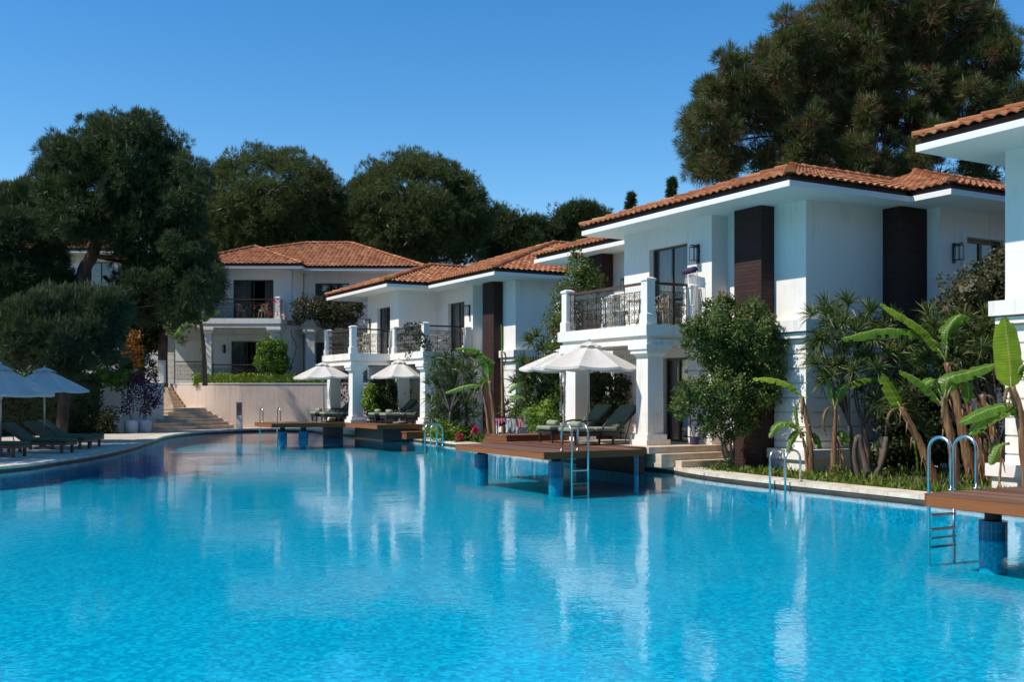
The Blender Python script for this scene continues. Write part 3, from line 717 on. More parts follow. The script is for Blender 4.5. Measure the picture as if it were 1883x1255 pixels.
roof(v1, [([(-1.46, -.97, 0), (-1.46, 7.0, 0), (2.525, 3.015, 3.985)], (-1.46, 7.0, 0), (-1.46, -.97, 0)),
          ([(-1.46, -.97, 0), (2.3, -.97, 0), (6.27, 3.0, 3.97), (2.525, 3.0, 3.985)], (-1.46, -.97, 0), (2.3, -.97, 0)),
          ([(2.3, -2.05, 0), (2.3, -.97, 0), (6.27, 3.0, 3.97), (7.35, 3.0, 5.05)], (2.3, -.97, 0), (2.3, -2.05, 0)),
          ([(2.3, -2.05, 0), (11.2, -2.05, 0), (11.2, 3.0, 5.05), (7.35, 3.0, 5.05)], (2.3, -2.05, 0), (11.2, -2.05, 0)),
          ([(-1.46, 7.0, 0), (11.2, 7.0, 0), (11.2, 3.0, 4.), (2.525, 3.0, 3.985)], (11.2, 7.0, 0), (-1.46, 7.0, 0)),
          ([(.5, 5.0, 0), (.5, 12.9, 0), (4.3, 9.1, 3.8), (4.3, 5.0, 3.8)], (.5, 12.9, 0), (.5, 5.0, 0)),
          ([(.5, 12.9, 0), (8.1, 12.9, 0), (4.3, 9.1, 3.8)], (8.1, 12.9, 0), (.5, 12.9, 0))],
     [((-1.46, -.97, 0), (2.525, 3.0, 3.985)), ((-1.46, 7.0, 0), (2.525, 3.0, 3.985)), ((2.525, 3.0, 3.985), (6.6, 3.0, 3.985)),
      ((2.3, -2.05, 0), (7.35, 3.0, 5.05)), ((7.35, 3.0, 5.05), (11.2, 3.0, 5.05)), ((.5, 12.9, 0), (4.3, 9.1, 3.8)), ((4.3, 9.1, 3.8), (4.3, 5.0, 3.8))])
balcony(v1, -2.25, -.51, 2.97, 7.0, base=.6)
balcony(v1, -.4, 1.5, 7.02, 10.3, base=.6, sides=('far',))
door(v1, *D1, ZC, 5.71, 1.14, 2.73); door(v1, *D1, .6, 2.79, 1.7, 2.75, name='terrace_door')
door(v1, *D1b, ZC + .02, 5.62, .9, 2.4, name='wooden_door', style=1)
fr = MB(); b0 = Vector(D1b[0]); bd = Vector((1, 0))
for a, b, z0, z1 in ((.76, .9, ZC + .02, 5.62), (2.4, 2.54, ZC + .02, 5.62), (.76, 2.54, 5.62, 5.77)): fr.obox(b0, bd, b, -.05, .0, z0, z1, a)
fr.build('door_surround', 'trim', v1)
sconce(v1, (-.51, 3.13), (-1, 0), 5.36); sconce(v1, (3.9, -.89), (0, -1), 5.2); sconce(v1, (1.5, 8.9), (-1, 0), 5.2)
rc = MB(); wall(rc, (1.5, 7.4), (1.5, 7.3), .6, .7); 
# stair to the side door, hidden deep in the planting
st = MB()
for i in range(5): st.box(5.2 + i * .3, 7.2, -2.5, -1.15, .1 + i * .17, .27 + i * .17)
so = st.build('garden_stair', 'stone', v1)
railing(so, (5.1, -2.45), (7.2, -2.45), 1.0, 1.95, wood=False)

# terrace, steps
tp = MB(); tp.box(-2.58, -.515, 2.5, 7.2, .44, .6); tp.box(-2.58, -.16 , 2.44, 2.5, .44, .6)
tp.box(-2.40, -.52, 2.2, 7.15, .28, .44); tp.box(-2.0, -.25, 1.95, 2.2, .12, .28); tp.box(-2.4, -.52, 2.2, 7.15, .12, .28)
tp.box(-.511, .0, 2.44, 2.628, .44, .6)
terr = tag(tp.build('terrace', 'stone', v1, bevel=.01), kind=None)

# ------------------------------------------------------------------ middle villa (far wing stands forward)
O2 = (.136, 39.7, 0.)
v2 = thing('villa', 'middle white villa with two small balconies and two parasols in front', 'villa', O2, UV_ANG, 'white villas with tiled roofs')
XA, XB = -2.28, -.45
U = MB(); W_ = MB()
DB = ((XB, 6.0), (XB, 2.7)); DA = ((XA, 9.56), (XA, 6.0))
for m, z0, z1, ru, oa, ob in ((U, ZC, ZS, False, [(1.15, 2.62, ZC, 5.65)], [(1.0, 2.55, ZC, 5.68)]), (W_, .1, zt, True, [(.9, 2.0, .65, 2.8)], [(.9, 2.0, .65, 2.8)])):
    wall(m, (-.9, 12.0), (-.9, 9.81), z0, z1, rust=ru); wall(m, (-.9, 9.56), (XA, 9.56), z0, z1, rust=ru, trim=TH)
    wall(m, *DA, z0, z1, oa, ru, trim=TH); wall(m, (XA, 6.0), (XB, 6.0), z0, z1, rust=ru, trim=TH)
    wall(m, *DB, z0, z1, ob, ru); wall(m, (XB, 2.7), (0, 2.7), z0, z1, rust=ru, trim=TH); wall(m, (0, 2.7), (0, 0), z0, z1, rust=ru)
    wall(m, (0, 0), (9, 0), z0, z1, rust=ru, trim=TH); wall(m, (9, 0), (9, 12), z0, z1, trim=TH); wall(m, (9, 12), (-.9, 12), z0, z1, trim=TH, end=TH)
U.build('upper_wall', 'stucco', v2); W_.build('ground_floor_wall', 'stucco', v2)
MB().box(.26, 8.7, .26, 11.7, zt - .2, zt - .003).build('floor_slab', 'stucco', v2)
Cn = MB(); Pl = MB()
for z0, z1, pr in ((ZC - .27, ZC, .2), (ZC - .42, ZC - .30, .12)):
    band(Cn, (0, 1.0), (0, 0), z0, z1, pr, 0, pr); band(Cn, (0, 0), (9, 0), z0, z1, pr)
for z0, z1, pr in ((.1, .36, .16), (.36, .585, .24)):
    band(Pl, (0, 1.0), (0, 0), z0, z1, pr, 0, pr); band(Pl, (0, 0), (9, 0), z0, z1, pr)
Cn.build('cornice', 'trim', v2); Pl.build('plinth', 'trim', v2)
brickbox(v2, -.41, -.003, 1.003, 1.93); brickbox(v2, -1.3, -.903, 10.2, 11.2)
eaves(v2, [(-1.46, 10, -.97, 4.87), (-3.3, 10, 4.87, 12.2)])
roof(v2, [([(-1.46, -.97, 0), (-1.46, 4.87, 0), (2.2, 8.535, 3.66), (5.34, 5.83, 6.8)], (-1.46, 4.87, 0), (-1.46, -.97, 0)),
          ([(-1.46, 12.6, 0), (2.2, 8.535, 3.66), (5.34, 5.83, 6.8)], (-1.46, 12.6, 0), (-1.46, 12.5, 0)),
          ([(-3.3, 4.87, 0), (-1.46, 4.87, 0), (2.2, 8.535, 3.665), (.365, 8.535, 3.665)], (-3.3, 4.87, 0), (-1.46, 4.87, 0)),
          ([(-3.3, 4.87, 0), (-3.3, 12.2, 0), (.365, 8.535, 3.665)], (-3.3, 12.2, 0), (-3.3, 4.87, 0)),
          ([(-3.3, 12.2, 0), (-1.46, 12.2, 0), (2.2, 8.535, 3.665), (.365, 8.535, 3.665)], (-1.46, 12.2, 0), (-3.3, 12.2, 0)),
          ([(-1.46, -.97, 0), (10, -.97, 0), (10, 5.83, 6.8), (5.34, 5.83, 6.8)], (-1.46, -.97, 0), (10, -.97, 0)),
          ([(-1.46, 12.6, 0), (10, 12.6, 0), (10, 5.83, 6.8), (5.34, 5.83, 6.8)], (10, 12.6, 0), (-1.46, 12.6, 0))],
     [((-1.46, -.97, 0), (5.34, 5.83, 6.8)), ((5.34, 5.83, 6.8), (10, 5.83, 6.8)), ((-3.3, 4.87, 0), (.365, 8.535, 3.665)), ((-3.3, 12.2, 0), (.365, 8.535, 3.665)), ((.365, 8.535, 3.665), (2.2, 8.535, 3.665)), ((-1.0, 12.1, .46), (5.34, 5.83, 6.8))])
balcony(v2, -2.7, XB, 2.62, 5.98, base=.65, sides=('near',)); balcony(v2, -4.45, XA, 6.0, 9.5, base=.65)
door(v2, *DB, ZC, 5.68, 1.0, 2.55); door(v2, *DA, ZC, 5.65, 1.15, 2.62)
door(v2, *DB, .65, 2.8, .9, 2.0, name='terrace_door'); door(v2, *DA, .65, 2.8, .9, 2.0, name='terrace_door')
sconce(v2, (XB, 2.98), (-1, 0), 5.25); sconce(v2, (XA, 9.25), (-1, 0), 5.0)
MB().box(-2.55, XB - .005, 2.75, 5.97, .42, .648).build('terrace', 'stone', v2); MB().box(-4.4, XA - .005, 6.51, 9.5, .48, .648).build('terrace', 'stone', v2)

# ------------------------------------------------------------------ villa at the right edge (only its far corner is in the picture)
O0 = (8.96, 18.77, 0.)
v0 = thing('villa', 'nearest white villa cut by the right edge, only its corner pier and eaves showing', 'villa', O0, UV_ANG, 'white villas with tiled roofs')
U = MB(); W_ = MB()
for m, z0, z1, ru in ((U, ZC, ZS, False), (W_, .1, zt, True)):
    wall(m, (0, 0), (0, -2.2), z0, z1, rust=ru); wall(m, (0, -2.2), (-.5, -2.2), z0, z1, rust=ru) if False else None
    wall(m, (-.5, -2.2), (-.5, -7), z0, z1, rust=ru); wall(m, (8, 0), (0, 0), z0, z1, rust=ru, end=TH); wall(m, (8, -7), (8, 0), z0, z1, trim=TH, end=TH); wall(m, (-.5, -7), (8, -7), z0, z1, trim=TH)
U.build('upper_wall', 'stucco', v0); W_.build('ground_floor_wall', 'stucco', v0)
Cn = MB(); Pl = MB()
for z0, z1, pr in ((ZC - .27, ZC, .2), (ZC - .42, ZC - .30, .12)): band(Cn, (0, 0), (0, -2.2), z0, z1, pr, pr, 0); band(Cn, (8, 0), (0, 0), z0, z1, pr, 0, 0)
for z0, z1, pr in ((.1, .36, .16), (.36, .585, .24)): band(Pl, (0, 0), (0, -2.2), z0, z1, pr, pr, 0); band(Pl, (8, 0), (0, 0), z0, z1, pr, 0, 0)
Cn.build('cornice', 'trim', v0); Pl.build('plinth', 'trim', v0)
eaves(v0, [(-1.38, 9, -8, .83)])
roof(v0, [([(-1.38, -8, 0), (-1.38, .83, 0), (3.0, -3.55, 4.38)], (-1.38, .83, 0), (-1.38, -8, 0)),
          ([(-1.38, .83, 0), (9, .83, 0), (9, -3.55, 4.38), (3.0, -3.55, 4.38)], (9, .83, 0), (-1.38, .83, 0)),
          ([(-1.38, -8, 0), (9, -8, 0), (9, -3.6, 4.38), (3.0, -3.6, 4.38)], (-1.38, -8, 0), (9, -8, 0))],
     [((-1.38, .83, 0), (3.0, -3.55, 4.38)), ((-1.38, -8, 0), (3, -3.6, 4.38)), ((3, -3.55, 4.38), (9, -3.55, 4.38))])

# ------------------------------------------------------------------ villa above the retaining wall
B3 = 2.3
O3 = (-11.98, 56.0, B3)
v3 = thing('villa', 'white villa on the upper terrace behind the curved wall, facing the pool', 'villa', O3, R(90), 'white villas with tiled roofs')
U = MB(); W_ = MB()
D3 = ((0, 4.7), (0, 0)); D3b = ((1.3, -.45), (1.3, -8.5))
for m, z0, z1, ru, oa, ob in ((U, ZC, ZS, False, [(1.55, 3.75, ZC, 5.75)], [(.6, 2.5, ZC + .02, 5.7)]), (W_, .1, zt, True, [(1.45, 3.1, .15, 2.4)], [(.5, 2.2, .15, 2.4)])):
    wall(m, *D3, z0, z1, oa, ru); wall(m, (0, 0), (1.3, -.45), z0, z1, rust=ru, trim=TH, end=.09); wall(m, *D3b, z0, z1, ob, ru)
    wall(m, (1.3, -8.5), (9, -8.5), z0, z1, trim=TH); wall(m, (9, -8.5), (9, 4.7), z0, z1, trim=TH); wall(m, (9, 4.7), (0, 4.7), z0, z1, trim=TH, end=TH)
wall(W_, (2.0, 8.5), (2.0, 4.72), .1, zt, [(1.5, 3.2, .12, 2.5)], True)
U.build('upper_wall', 'stucco', v3); W_.build('ground_floor_wall', 'stucco', v3)
MB().box(.26, 8.7, -8.2, 4.4, zt - .2, zt - .003).build('floor_slab', 'stucco', v3)
MB().box(1.6, 6, 4.72, 8.6, zt, zt + .35).build('porch_roof', 'trim', v3); MB().box(4.5, 4.7, 4.75, 9.5, .05, zt).build('porch_wall', 'stucco', v3); railing(v3, (3.2, 7.4), (3.2, 5.4), .3, 1.4, name='porch_railing')
eaves(v3, [(-1.0, 9.8, -.79, 5.8), (.1, 9.8, -7.2, -.79)])
K3 = .41
roof(v3, [([(-1, 5.8, 0), (-1, -.79, 0), (2.295, 2.505, 3.295)], (-1, 5.8, 0), (-1, -.79, 0)),
          ([(-1, -.79, 0), (.1, -.79, 0), (3.4, 2.505, 3.295), (2.295, 2.505, 3.295)], (-1, -.79, 0), (.1, -.79, 0)),
          ([(-1, 5.8, 0), (8, 5.8, 0), (8, 2.505, 3.295), (2.295, 2.505, 3.295)], (8, 5.8, 0), (-1, 5.8, 0)),
          ([(.1, -7.2, 0), (.1, -.79, 0), (3.4, 2.5, 3.3), (4.75, .1, 4.65), (4.75, -2.55, 4.65)], (.1, -.79, 0), (.1, -7.2, 0)),
          ([(.1, -7.2, 0), (9.4, -7.2, 0), (4.75, -2.55, 4.65)], (.1, -7.2, 0), (9.4, -7.2, 0))],
     [((-1, 5.8, 0), (2.295, 2.505, 3.295)), ((-1, -.79, 0), (2.295, 2.505, 3.295)), ((2.3, 2.505, 3.295), (3.4, 2.505, 3.295)), ((3.4, 2.5, 3.3), (4.75, .1, 4.65)), ((4.75, .1, 4.65), (4.75, -2.55, 4.65)), ((.1, -7.2, 0), (4.75, -2.55, 4.65))], k=K3)
balcony(v3, -1.55, 0, .2, 4.55, base=.05); balcony(v3, -.1, 1.3, -6.2, -.62, base=.05, sides=())
door(v3, *D3, ZC, 5.75, 1.55, 3.75); door(v3, *D3b, ZC + .02, 5.7, .6, 2.5); door(v3, *D3, .15, 2.4, 1.45, 3.1, name='terrace_door'); door(v3, *D3b, .15, 2.4, .5, 2.2, name='terrace_door')
sconce(v3, (0, 4.0), (-1, 0), 5.1); sconce(v3, (0, 3.6), (-1, 0), 2.0)
railing(v3, (-1.2, 3.9), (-1.2, .75), .25, 1.1, name='terrace_railing'); railing(v3, (.2, -1.4), (.2, -5.5), .25, 1.1, name='terrace_railing')

# small villa far left behind the pines
v4 = thing('villa', 'half hidden white villa far left behind the leaning pine trunk', 'villa', (-23.0, 60.5, 3.0), R(90), 'white villas with tiled roofs')
U = MB(); D4 = ((0, 6), (0, 0))
wall(U, *D4, 0, 7.0, [(4.1, 5.7, 4.6, 6.6), (1, 2.5, 4.6, 6.6)]); wall(U, (0, 0), (7, 0), 0, 7, [(.35, 1.6, 4.6, 6.7)], trim=TH); wall(U, (7, 0), (7, 6), 0, 7, trim=TH); wall(U, (7, 6), (0, 6), 0, 7, trim=TH, end=TH)
U.build('wall', 'stucco', v4)
door(v4, *D4, 4.6, 6.6, 4.1, 5.7, name='window'); door(v4, (0, 0), (7, 0), 4.6, 6.7, .35, 1.6, name='window')
eaves(v4, [(-1, 8, -.95, 7)], 7.0)
roof(v4, [([(-1, 7, 0), (-1, -.95, 0), (3, 3.03, 3.98)], (-1, 7, 0), (-1, -.95, 0)), ([(-1, -.95, 0), (8, -.95, 0), (8, 3.03, 3.98), (3, 3.03, 3.98)], (-1, -.95, 0), (8, -.95, 0))],
     [((-1, 7, 0), (3, 3.03, 3.98)), ((-1, -.95, 0), (3, 3.03, 3.98))], zs=7.24, k=.36)

# ------------------------------------------------------------------ pool, ground, paving
cA, sA = math.cos(UV_ANG), math.sin(UV_ANG)
def LV(O, b, a, z=0.): return Vector((O[0] + cA * b - sA * a, O[1] + sA * b + cA * a, z))
V1 = lambda b, a, z=0.: LV(O1, b, a, z)
V2 = lambda b, a, z=0.: LV(O2, b, a, z)
def catmull(pts, n=5):
    out = []
    for i in range(len(pts) - 1):
        p0, p1, p2, p3 = pts[max(i - 1, 0)], pts[i], pts[i + 1], pts[min(i + 2, len(pts) - 1)]
        for k in range(n):
            t = k / n
            out.append(.5 * ((2 * p1) + (p2 - p0) * t + (2 * p0 - 5 * p1 + 4 * p2 - p3) * t * t + (3 * p1 - p0 - 3 * p2 + p3) * t ** 3))
    return out + [pts[-1]]
right = [V1(-2.6, -22), V1(-2.6, -1.4)] + catmull([V1(-2.6, -1.4), V1(-2.5, 0), V1(-2.3, 1.2), V1(-2.0, 2.2)], 4)[1:] + [V1(-2.0, 3.0), V1(-1.9, 7.2), V1(-1.03, 15.3), V2(-2.9, 3.2), V2(-3.3, 6.0), V2(-3.4, 9.55), V2(-3.5, 11.5)]
left = catmull([G(*p, 0) for p in ((575, 794.5), (530, 793.5), (470, 794), (420, 796), (360, 799.5), (310, 806), (280, 815), (240, 828), (180, 842), (100, 855), (0, 868))] + [Vector((-14.3, 20.5, 0)), Vector((-16, 15, 0)), Vector((-16, 9, 0)), Vector((-13, 2.9, 0))], 6)
pool = [Vector((p.x, p.y, 0)) for p in right + left]
def offset(poly, d):
    n = len(poly); out = []
    area = sum(poly[i].x * poly[(i + 1) % n].y - poly[(i + 1) % n].x * poly[i].y for i in range(n)); sg = 1 if area > 0 else -1
    for i in range(n):
        a, b, c = poly[i - 1], poly[i], poly[(i + 1) % n]
        d1 = (b - a).normalized(); d2 = (c - b).normalized()
        n1 = Vector((d1.y, -d1.x, 0)) * sg; n2 = Vector((d2.y, -d2.x, 0)) * sg
        m = n1 + n2; m = m.normalized() if m.length > 1e-4 else n1
        out.append(b + m * d / max(.5, m.dot(n1)))
    return out
def fill(name, outer, holes, z, mat):
    bm = bmesh.new(); ed = []
    for loop in [outer] + holes:
        vs = [bm.verts.new((p[0], p[1], z)) for p in loop]
        ed += [bm.edges.new((vs[i], vs[(i + 1) % len(vs)])) for i in range(len(vs))]
    bmesh.ops.triangle_fill(bm, use_beauty=True, edges=ed)
    bmesh.ops.recalc_face_normals(bm, faces=bm.faces)
    if sum(f.normal.z for f in bm.faces) < 0: bmesh.ops.reverse_faces(bm, faces=bm.faces)
    me = bpy.data.meshes.new(name); bm.to_mesh(me); bm.free(); me.materials.append(M[mat])
    ob = bpy.data.objects.new(name, me); COL.objects.link(ob); return tag(ob, kind='structure')
in3 = offset(pool, .04)
fill('ground', [(-900, -300), (900, -300), (900, 1500), (-900, 1500)], [offset(pool, .3)], .085, 'soil')
fill('water', in3, [], 0., 'water')
pb = MB(); n = len(pool)
pb.add([(p.x, p.y, .05) for p in pool] + [(p.x, p.y, -.45) for p in pool], [(i, (i + 1) % n, n + (i + 1) % n, n + i) for i in range(n)])
struct('pool_wall', pb, 'mosaic')
fill('pool_floor', offset(pool, .02), [], -.42, 'mosaic')
def strip(name, o0, o1, z0, z1, mat, rng_=None, lip=.0):
    a, b = offset(pool, o0), offset(pool, o1); m = MB(); idx = range(n) if rng_ is None else rng_
    for i in idx:
        j = (i + 1) % n
        m.add([(a[i].x, a[i].y, z1), (a[j].x, a[j].y, z1), (b[j].x, b[j].y, z1), (b[i].x, b[i].y, z1), (a[i].x, a[i].y, z0), (a[j].x, a[j].y, z0)], [(0, 1, 2, 3), (4, 5, 1, 0)])
    return struct(name, m, mat)
nr = len(right)
strip('coping', -.045, .62, .055, .125, 'coping')
strip('waterline_tile', -.03, -.02, -.05, .054, 'lintile')
strip('paving', .6, 6.5, .10, .112, 'paving', range(nr - 1, n - 1))
tc = MB().prism([(-20, 2.1), (-20, -26), (24, -26), (24, 2.1)], .02, .112); struct('bounce_paving', tc, 'paving')  # unseen paving added behind the camera to bounce warm light onto shaded walls

# retaining wall, upper terrace, steps
wp = [Vector((-3.2, 53.0, 0)), Vector((-14.0, 53.0, 0))] + catmull([Vector((-14.0, 53.0, 0)), Vector((-15.6, 53.25, 0)), Vector((-17.0, 54.0, 0)), Vector((-18.2, 55.2, 0)), Vector((-19.2, 57.2, 0))], 6)[1:]
m = MB()
def ribbon(m, path, th, z0, z1):
    k = len(path); nn = []
    for i in range(k):
        d = (path[min(i + 1, k - 1)] - path[max(i - 1, 0)]).normalized(); nn.append(Vector((d.y, -d.x, 0)))
    f = path; b = [p + q * th for p, q in zip(path, nn)]
    m.add([(p.x, p.y, z) for z in (z0, z1) for L_ in (f, b) for p in L_], [])
    o = len(m.v) - 4 * k
    for i in range(k - 1):
        m.f += [(o + i, o + i + 1, o + 2 * k + i + 1, o + 2 * k + i), (o + k + i + 1, o + k + i, o + 3 * k + i, o + 3 * k + i + 1), (o + 2 * k + i, o + 2 * k + i + 1, o + 3 * k + i + 1, o + 3 * k + i)]
    m.f += [(o, o + 2 * k, o + 3 * k, o + k), (o + k - 1, o + 2 * k - 1, o + 4 * k - 1, o + 3 * k - 1)]
ribbon(m, wp, .25, .05, 2.36)
rw = thing('retaining_wall', 'long cream rendered wall curving back beside the stone steps', 'wall', (0, 0, 0))
m.build('wall', 'cream', rw, smooth=False)
m = MB(); ribbon(m, [p + Vector((0, -.03, 0)) for p in wp], .31, 2.361, 2.41); m.build('wall_cap', 'trim', rw)
tg = MB(); tg.prism([(-3, 53.2), (-14.0, 53.2), (-15.55, 53.45), (-16.9, 54.2), (-18.05, 55.35), (-19.0, 57.2), (-20.4, 57.2), (-20.3, 52), (-19.6, 49.0), (-60, 47), (-60, 120), (-3, 120)][::-1], .0, 2.31)
struct('upper_terrace', tg, 'soil')
w = MB(); p0, p1 = Vector((-19.3, 48.1)), Vector((-16.75, 49.7)); d = (p1 - p0); L = d.length; d.normalize()
w.obox(p0, d, L, 0, .3, .05, 2.33); wo = thing('garden_wall', 'short white wall left of the steps behind two white pots', 'wall', (0, 0, 0))
w.build('wall', 'stucco', wo)
w = MB(); w.obox(p0 - d * .03, d, L + .06, -.03, .33, 2.331, 2.38); w.build('wall_cap', 'trim', wo)
pp = MB(); pp.box(-.13, .13, -.13, .13, 0, 1.05); pp.taper(0, 0, 1.05, 1.09, .3, .3, .2, .2)
tag(pp.build('gate_pillar', 'trim', loc=(-16.86, 49.78, 2.381)), 'slim white square pillar at the head of the stone steps', 'pillar')
stp = thing('stone_steps', 'curved stone steps rising beside the cream wall', 'steps', (0, 0, 0))
for i in range(6):
    s_ = MB(); a = Vector((-17.15 + .10 * i, 48.7 + .40 * i)); r_ = Vector((-14.15 - .31 * i, 52.55 + .05 * i)); md = Vector((-15.2 - .12 * i, 49.75 + .36 * i))
    bz = [a * (1 - t) ** 2 + md * 2 * t * (1 - t) + r_ * t * t for t in [q / 8 for q in range(9)]]
    bz = [a + (r_ - a) * .0 if k_ == 0 else p for k_, p in enumerate(bz)]
    pts = [(p.x, p.y) for p in bz] + [(r_.x - .3, 53.1 + .12 * i), (-19.2, 55.2), (-19.2, 48.9 + .4 * i)]
    s_.prism(pts, .1 + .172 * i, .118 + .172 * (i + 1) - .04); pts2 = [(p.x + .02, p.y - .03) for p in bz] + [(r_.x - .3, 53.1 + .12 * i), (-19.2, 55.2), (-19.2, 48.9 + .4 * i)]
    s_.prism(pts2, .118 + .172 * (i + 1) - .039, .118 + .172 * (i + 1)); s_.build('step', 'stone', stp)
for k in range(6):
    s_ = MB(); s_.box(-20.2, -17.15 - .17 * k, 52.3 + .34 * k, 57.1, 1.15 + .175 * k, 1.15 + .175 * (k + 1)); s_.build('step', 'stone', stp)

# ------------------------------------------------------------------ timber decks over the water
def deck(name, label, O, rects, z=.6, th=.15, posts=(), bevel=0, shade_boards=()):
    o = thing(name, label, 'deck', O, UV_ANG, 'timber decks over the water')
    pl = MB(); fa = MB(); pw = .118
    for x0, x1, y0, y1 in rects:
        k = int(round((x1 - x0) / pw)); w_ = (x1 - x0) / k
        for i in range(k): pl.box(x0 + i * w_ + .006, x0 + (i + 1) * w_ - .006, y0 + .03, y1 - .03, z - .03, z + .0015 * math.sin(i * 2.3))
        fa.box(x0, x1, y0, y0 + .028, z - th, z - .004); fa.box(x0, x1, y1 - .028, y1, z - th, z - .004)
        fa.box(x0, x0 + .028, y0 + .03, y1 - .03, z - th, z - .032); fa.box(x1 - .028, x1, y0 + .03, y1 - .03, z - th, z - .032)
        fa.box(x0 + .03, x1 - .03, y0 + .03, y1 - .03, z - .06, z - .034)
    pl.build('deck_boards', 'deck', o); fa.build('fascia', 'deckface', o)
    for x0, x1, y0, y1 in shade_boards: MB().box(x0, x1, y0, y1, -.05, z - th - .002).build('shade_board', 'gutter', o)  # dark boards painting in the black shade beneath the decks
    for x, y, r, zt_ in posts:
        f_ = MB(); f_.lathe([(r * .98, -.42), (r * .98, -.012)], (0, 0, 0), 20); f_.build('veiled_post_end', 'mosaic', o, loc=(x, y, 0))  # underwater post end in pool blue, painting the veil of the water
        p = MB(); p.lathe([(r, -.01), (r, zt_)], (0, 0, 0), 20); c = p.build('support_post', 'posttile', o, smooth=False, loc=(x, y, 0))
        q = MB(); q.lathe([(r * .6, zt_ + .002), (r * .6, z - .1)], (0, 0, 0), 12); q.build('neck', 'dark', c)
    return o
deck('pool_deck', 'timber deck with a steel ladder in front of the right villa', O1, [(-5.87, -3.2, 1.76, 6.0), (-3.199, -2.6, 2.52, 6.0), (-4.2, -1.95, 6.005, 7.74)], posts=[(-5.2, 2.35, .17, .36), (-5.35, 5.6, .17, .36), (-3.3, 1.95, .05, .44)], shade_boards=[(-2.75, -2.62, 2.56, 5.3)])
deck('pool_deck', 'far timber deck jutting out below the leftmost white parasol of the middle villa', O2, [(-7.6, -4.47, 6.52, 9.0)], .65, .17, posts=[(-7.0, 7.0, .18, .3), (-6.2, 6.75, .19, .3)], shade_boards=[(-4.62, -4.5, 6.7, 8.9)])
deck('pool_deck', 'dark timber deck under the second parasol of the middle villa', O2, [(-4.47, -2.56, 3.0, 6.5)], .65, .17, shade_boards=[(-4.1, -4.0, 3.3, 6.4), (-3.99, -2.7, 3.3, 3.4)])
deck('pool_deck', 'reddish timber deck cut by the right edge with a ladder at its tip', (5.21, 13.05, 0), [(0, 3.6, -7.5, 0)], .6, .165, posts=[(.82, -.38, .17, .24)])
wd = MB(); x0, x1, y0, y1 = -4.15, -1.9, 6.48, 7.7
for i in range(10): wd.box(x0, x1, y0 + i * .122, y0 + (i + 1) * .122 - .006, .73, .765)
ws = thing('raised_platform', 'low raised timber platform at the back of the right villa deck', 'platform', O1, UV_ANG)
wd.build('boards', 'deck', ws); wd = MB().box(x0 + .01, x1, y0 + .012, y1 - .012, .604, .729); wd.build('fascia', 'deckface', ws)
bp_ = G(761, 808, .125)
sb = MB(); sb.box(-.4, .4, -.22, .22, .0, .25); sb.box(-.43, .43, -.25, .25, .251, .29)
so = tag(sb.build('step_box', 'deckface', loc=bp_, bevel=.008), 'small orange wooden step box below the dark deck', 'step'); so.rotation_euler.z = UV_ANG

# ------------------------------------------------------------------ steel ladders and grab rails
def loop_pts(w, h, foot0, foot1, n=10):
    """inverted U: outer leg at y=w down to foot1, inner leg at y=0 down to foot0"""
    r = w / 2; return [(0, 0, foot0), (0, 0, h - r)] + [(0, r - r * math.cos(math.pi * k / n), h - r + r * math.sin(math.pi * k / n)) for k in range(1, n)] + [(0, w, h - r), (0, w, foot1)]
def ladder(name, label, loc, rz, h, w, foot1, gap, rungs, group='steel pool ladders'):
    o = thing(name, label, 'ladder', loc, rz, group)
    for s_ in (0, gap):
        m = MB(); m.tube([(s_ + p[0], p[1], p[2]) for p in loop_pts(w, h, 0, foot1)], .022, 10); c = m.build('handrail', 'steel', o, smooth=True)
        f = MB(); f.lathe([(.05, .0), (.05, .012), (.026, .02)], (s_, 0, 0), 12); f.build('foot_flange', 'steel', c, smooth=True)
    for z in rungs:
        m = MB(); m.box(.0, gap, w - .04, w + .04, z - .012, z + .012); m.build('rung', 'steel', o)
    return o
ladder('pool_ladder', 'steel ladder on the front of the right villa timber deck', V1(-5.2, 2.12, .605), UV_ANG + math.pi, .58, .42, -1.4, -.42, (-.42, -.70, -.98))
lo = G(1749, 903, .6)
ladder('pool_ladder', 'big steel ladder at the tip of the reddish deck near the right edge', lo + Vector((0, 0, .005)), UV_ANG, .68, .34, -1.3, .5, (-.36, -.55, -.66, -.78))
ladder('pool_ladder', 'far steel ladder on the tip of the far timber deck', V2(-7.35, 8.62, .655), UV_ANG, .62, .45, -1.4, .75, (-.45, -.75))
ladder('grab_rails', 'pair of steel grab rails over the right hand coping beside the banana plants', V1(-2.35, -1.75, .128), UV_ANG + R(90), .62, .40, -.6, -.42, ())
ladder('grab_rails', 'pair of steel grab rails over the coping by the lime green bush', G(814, 819.5, .128), UV_ANG + R(90), .72, .45, -.6, .45, ())

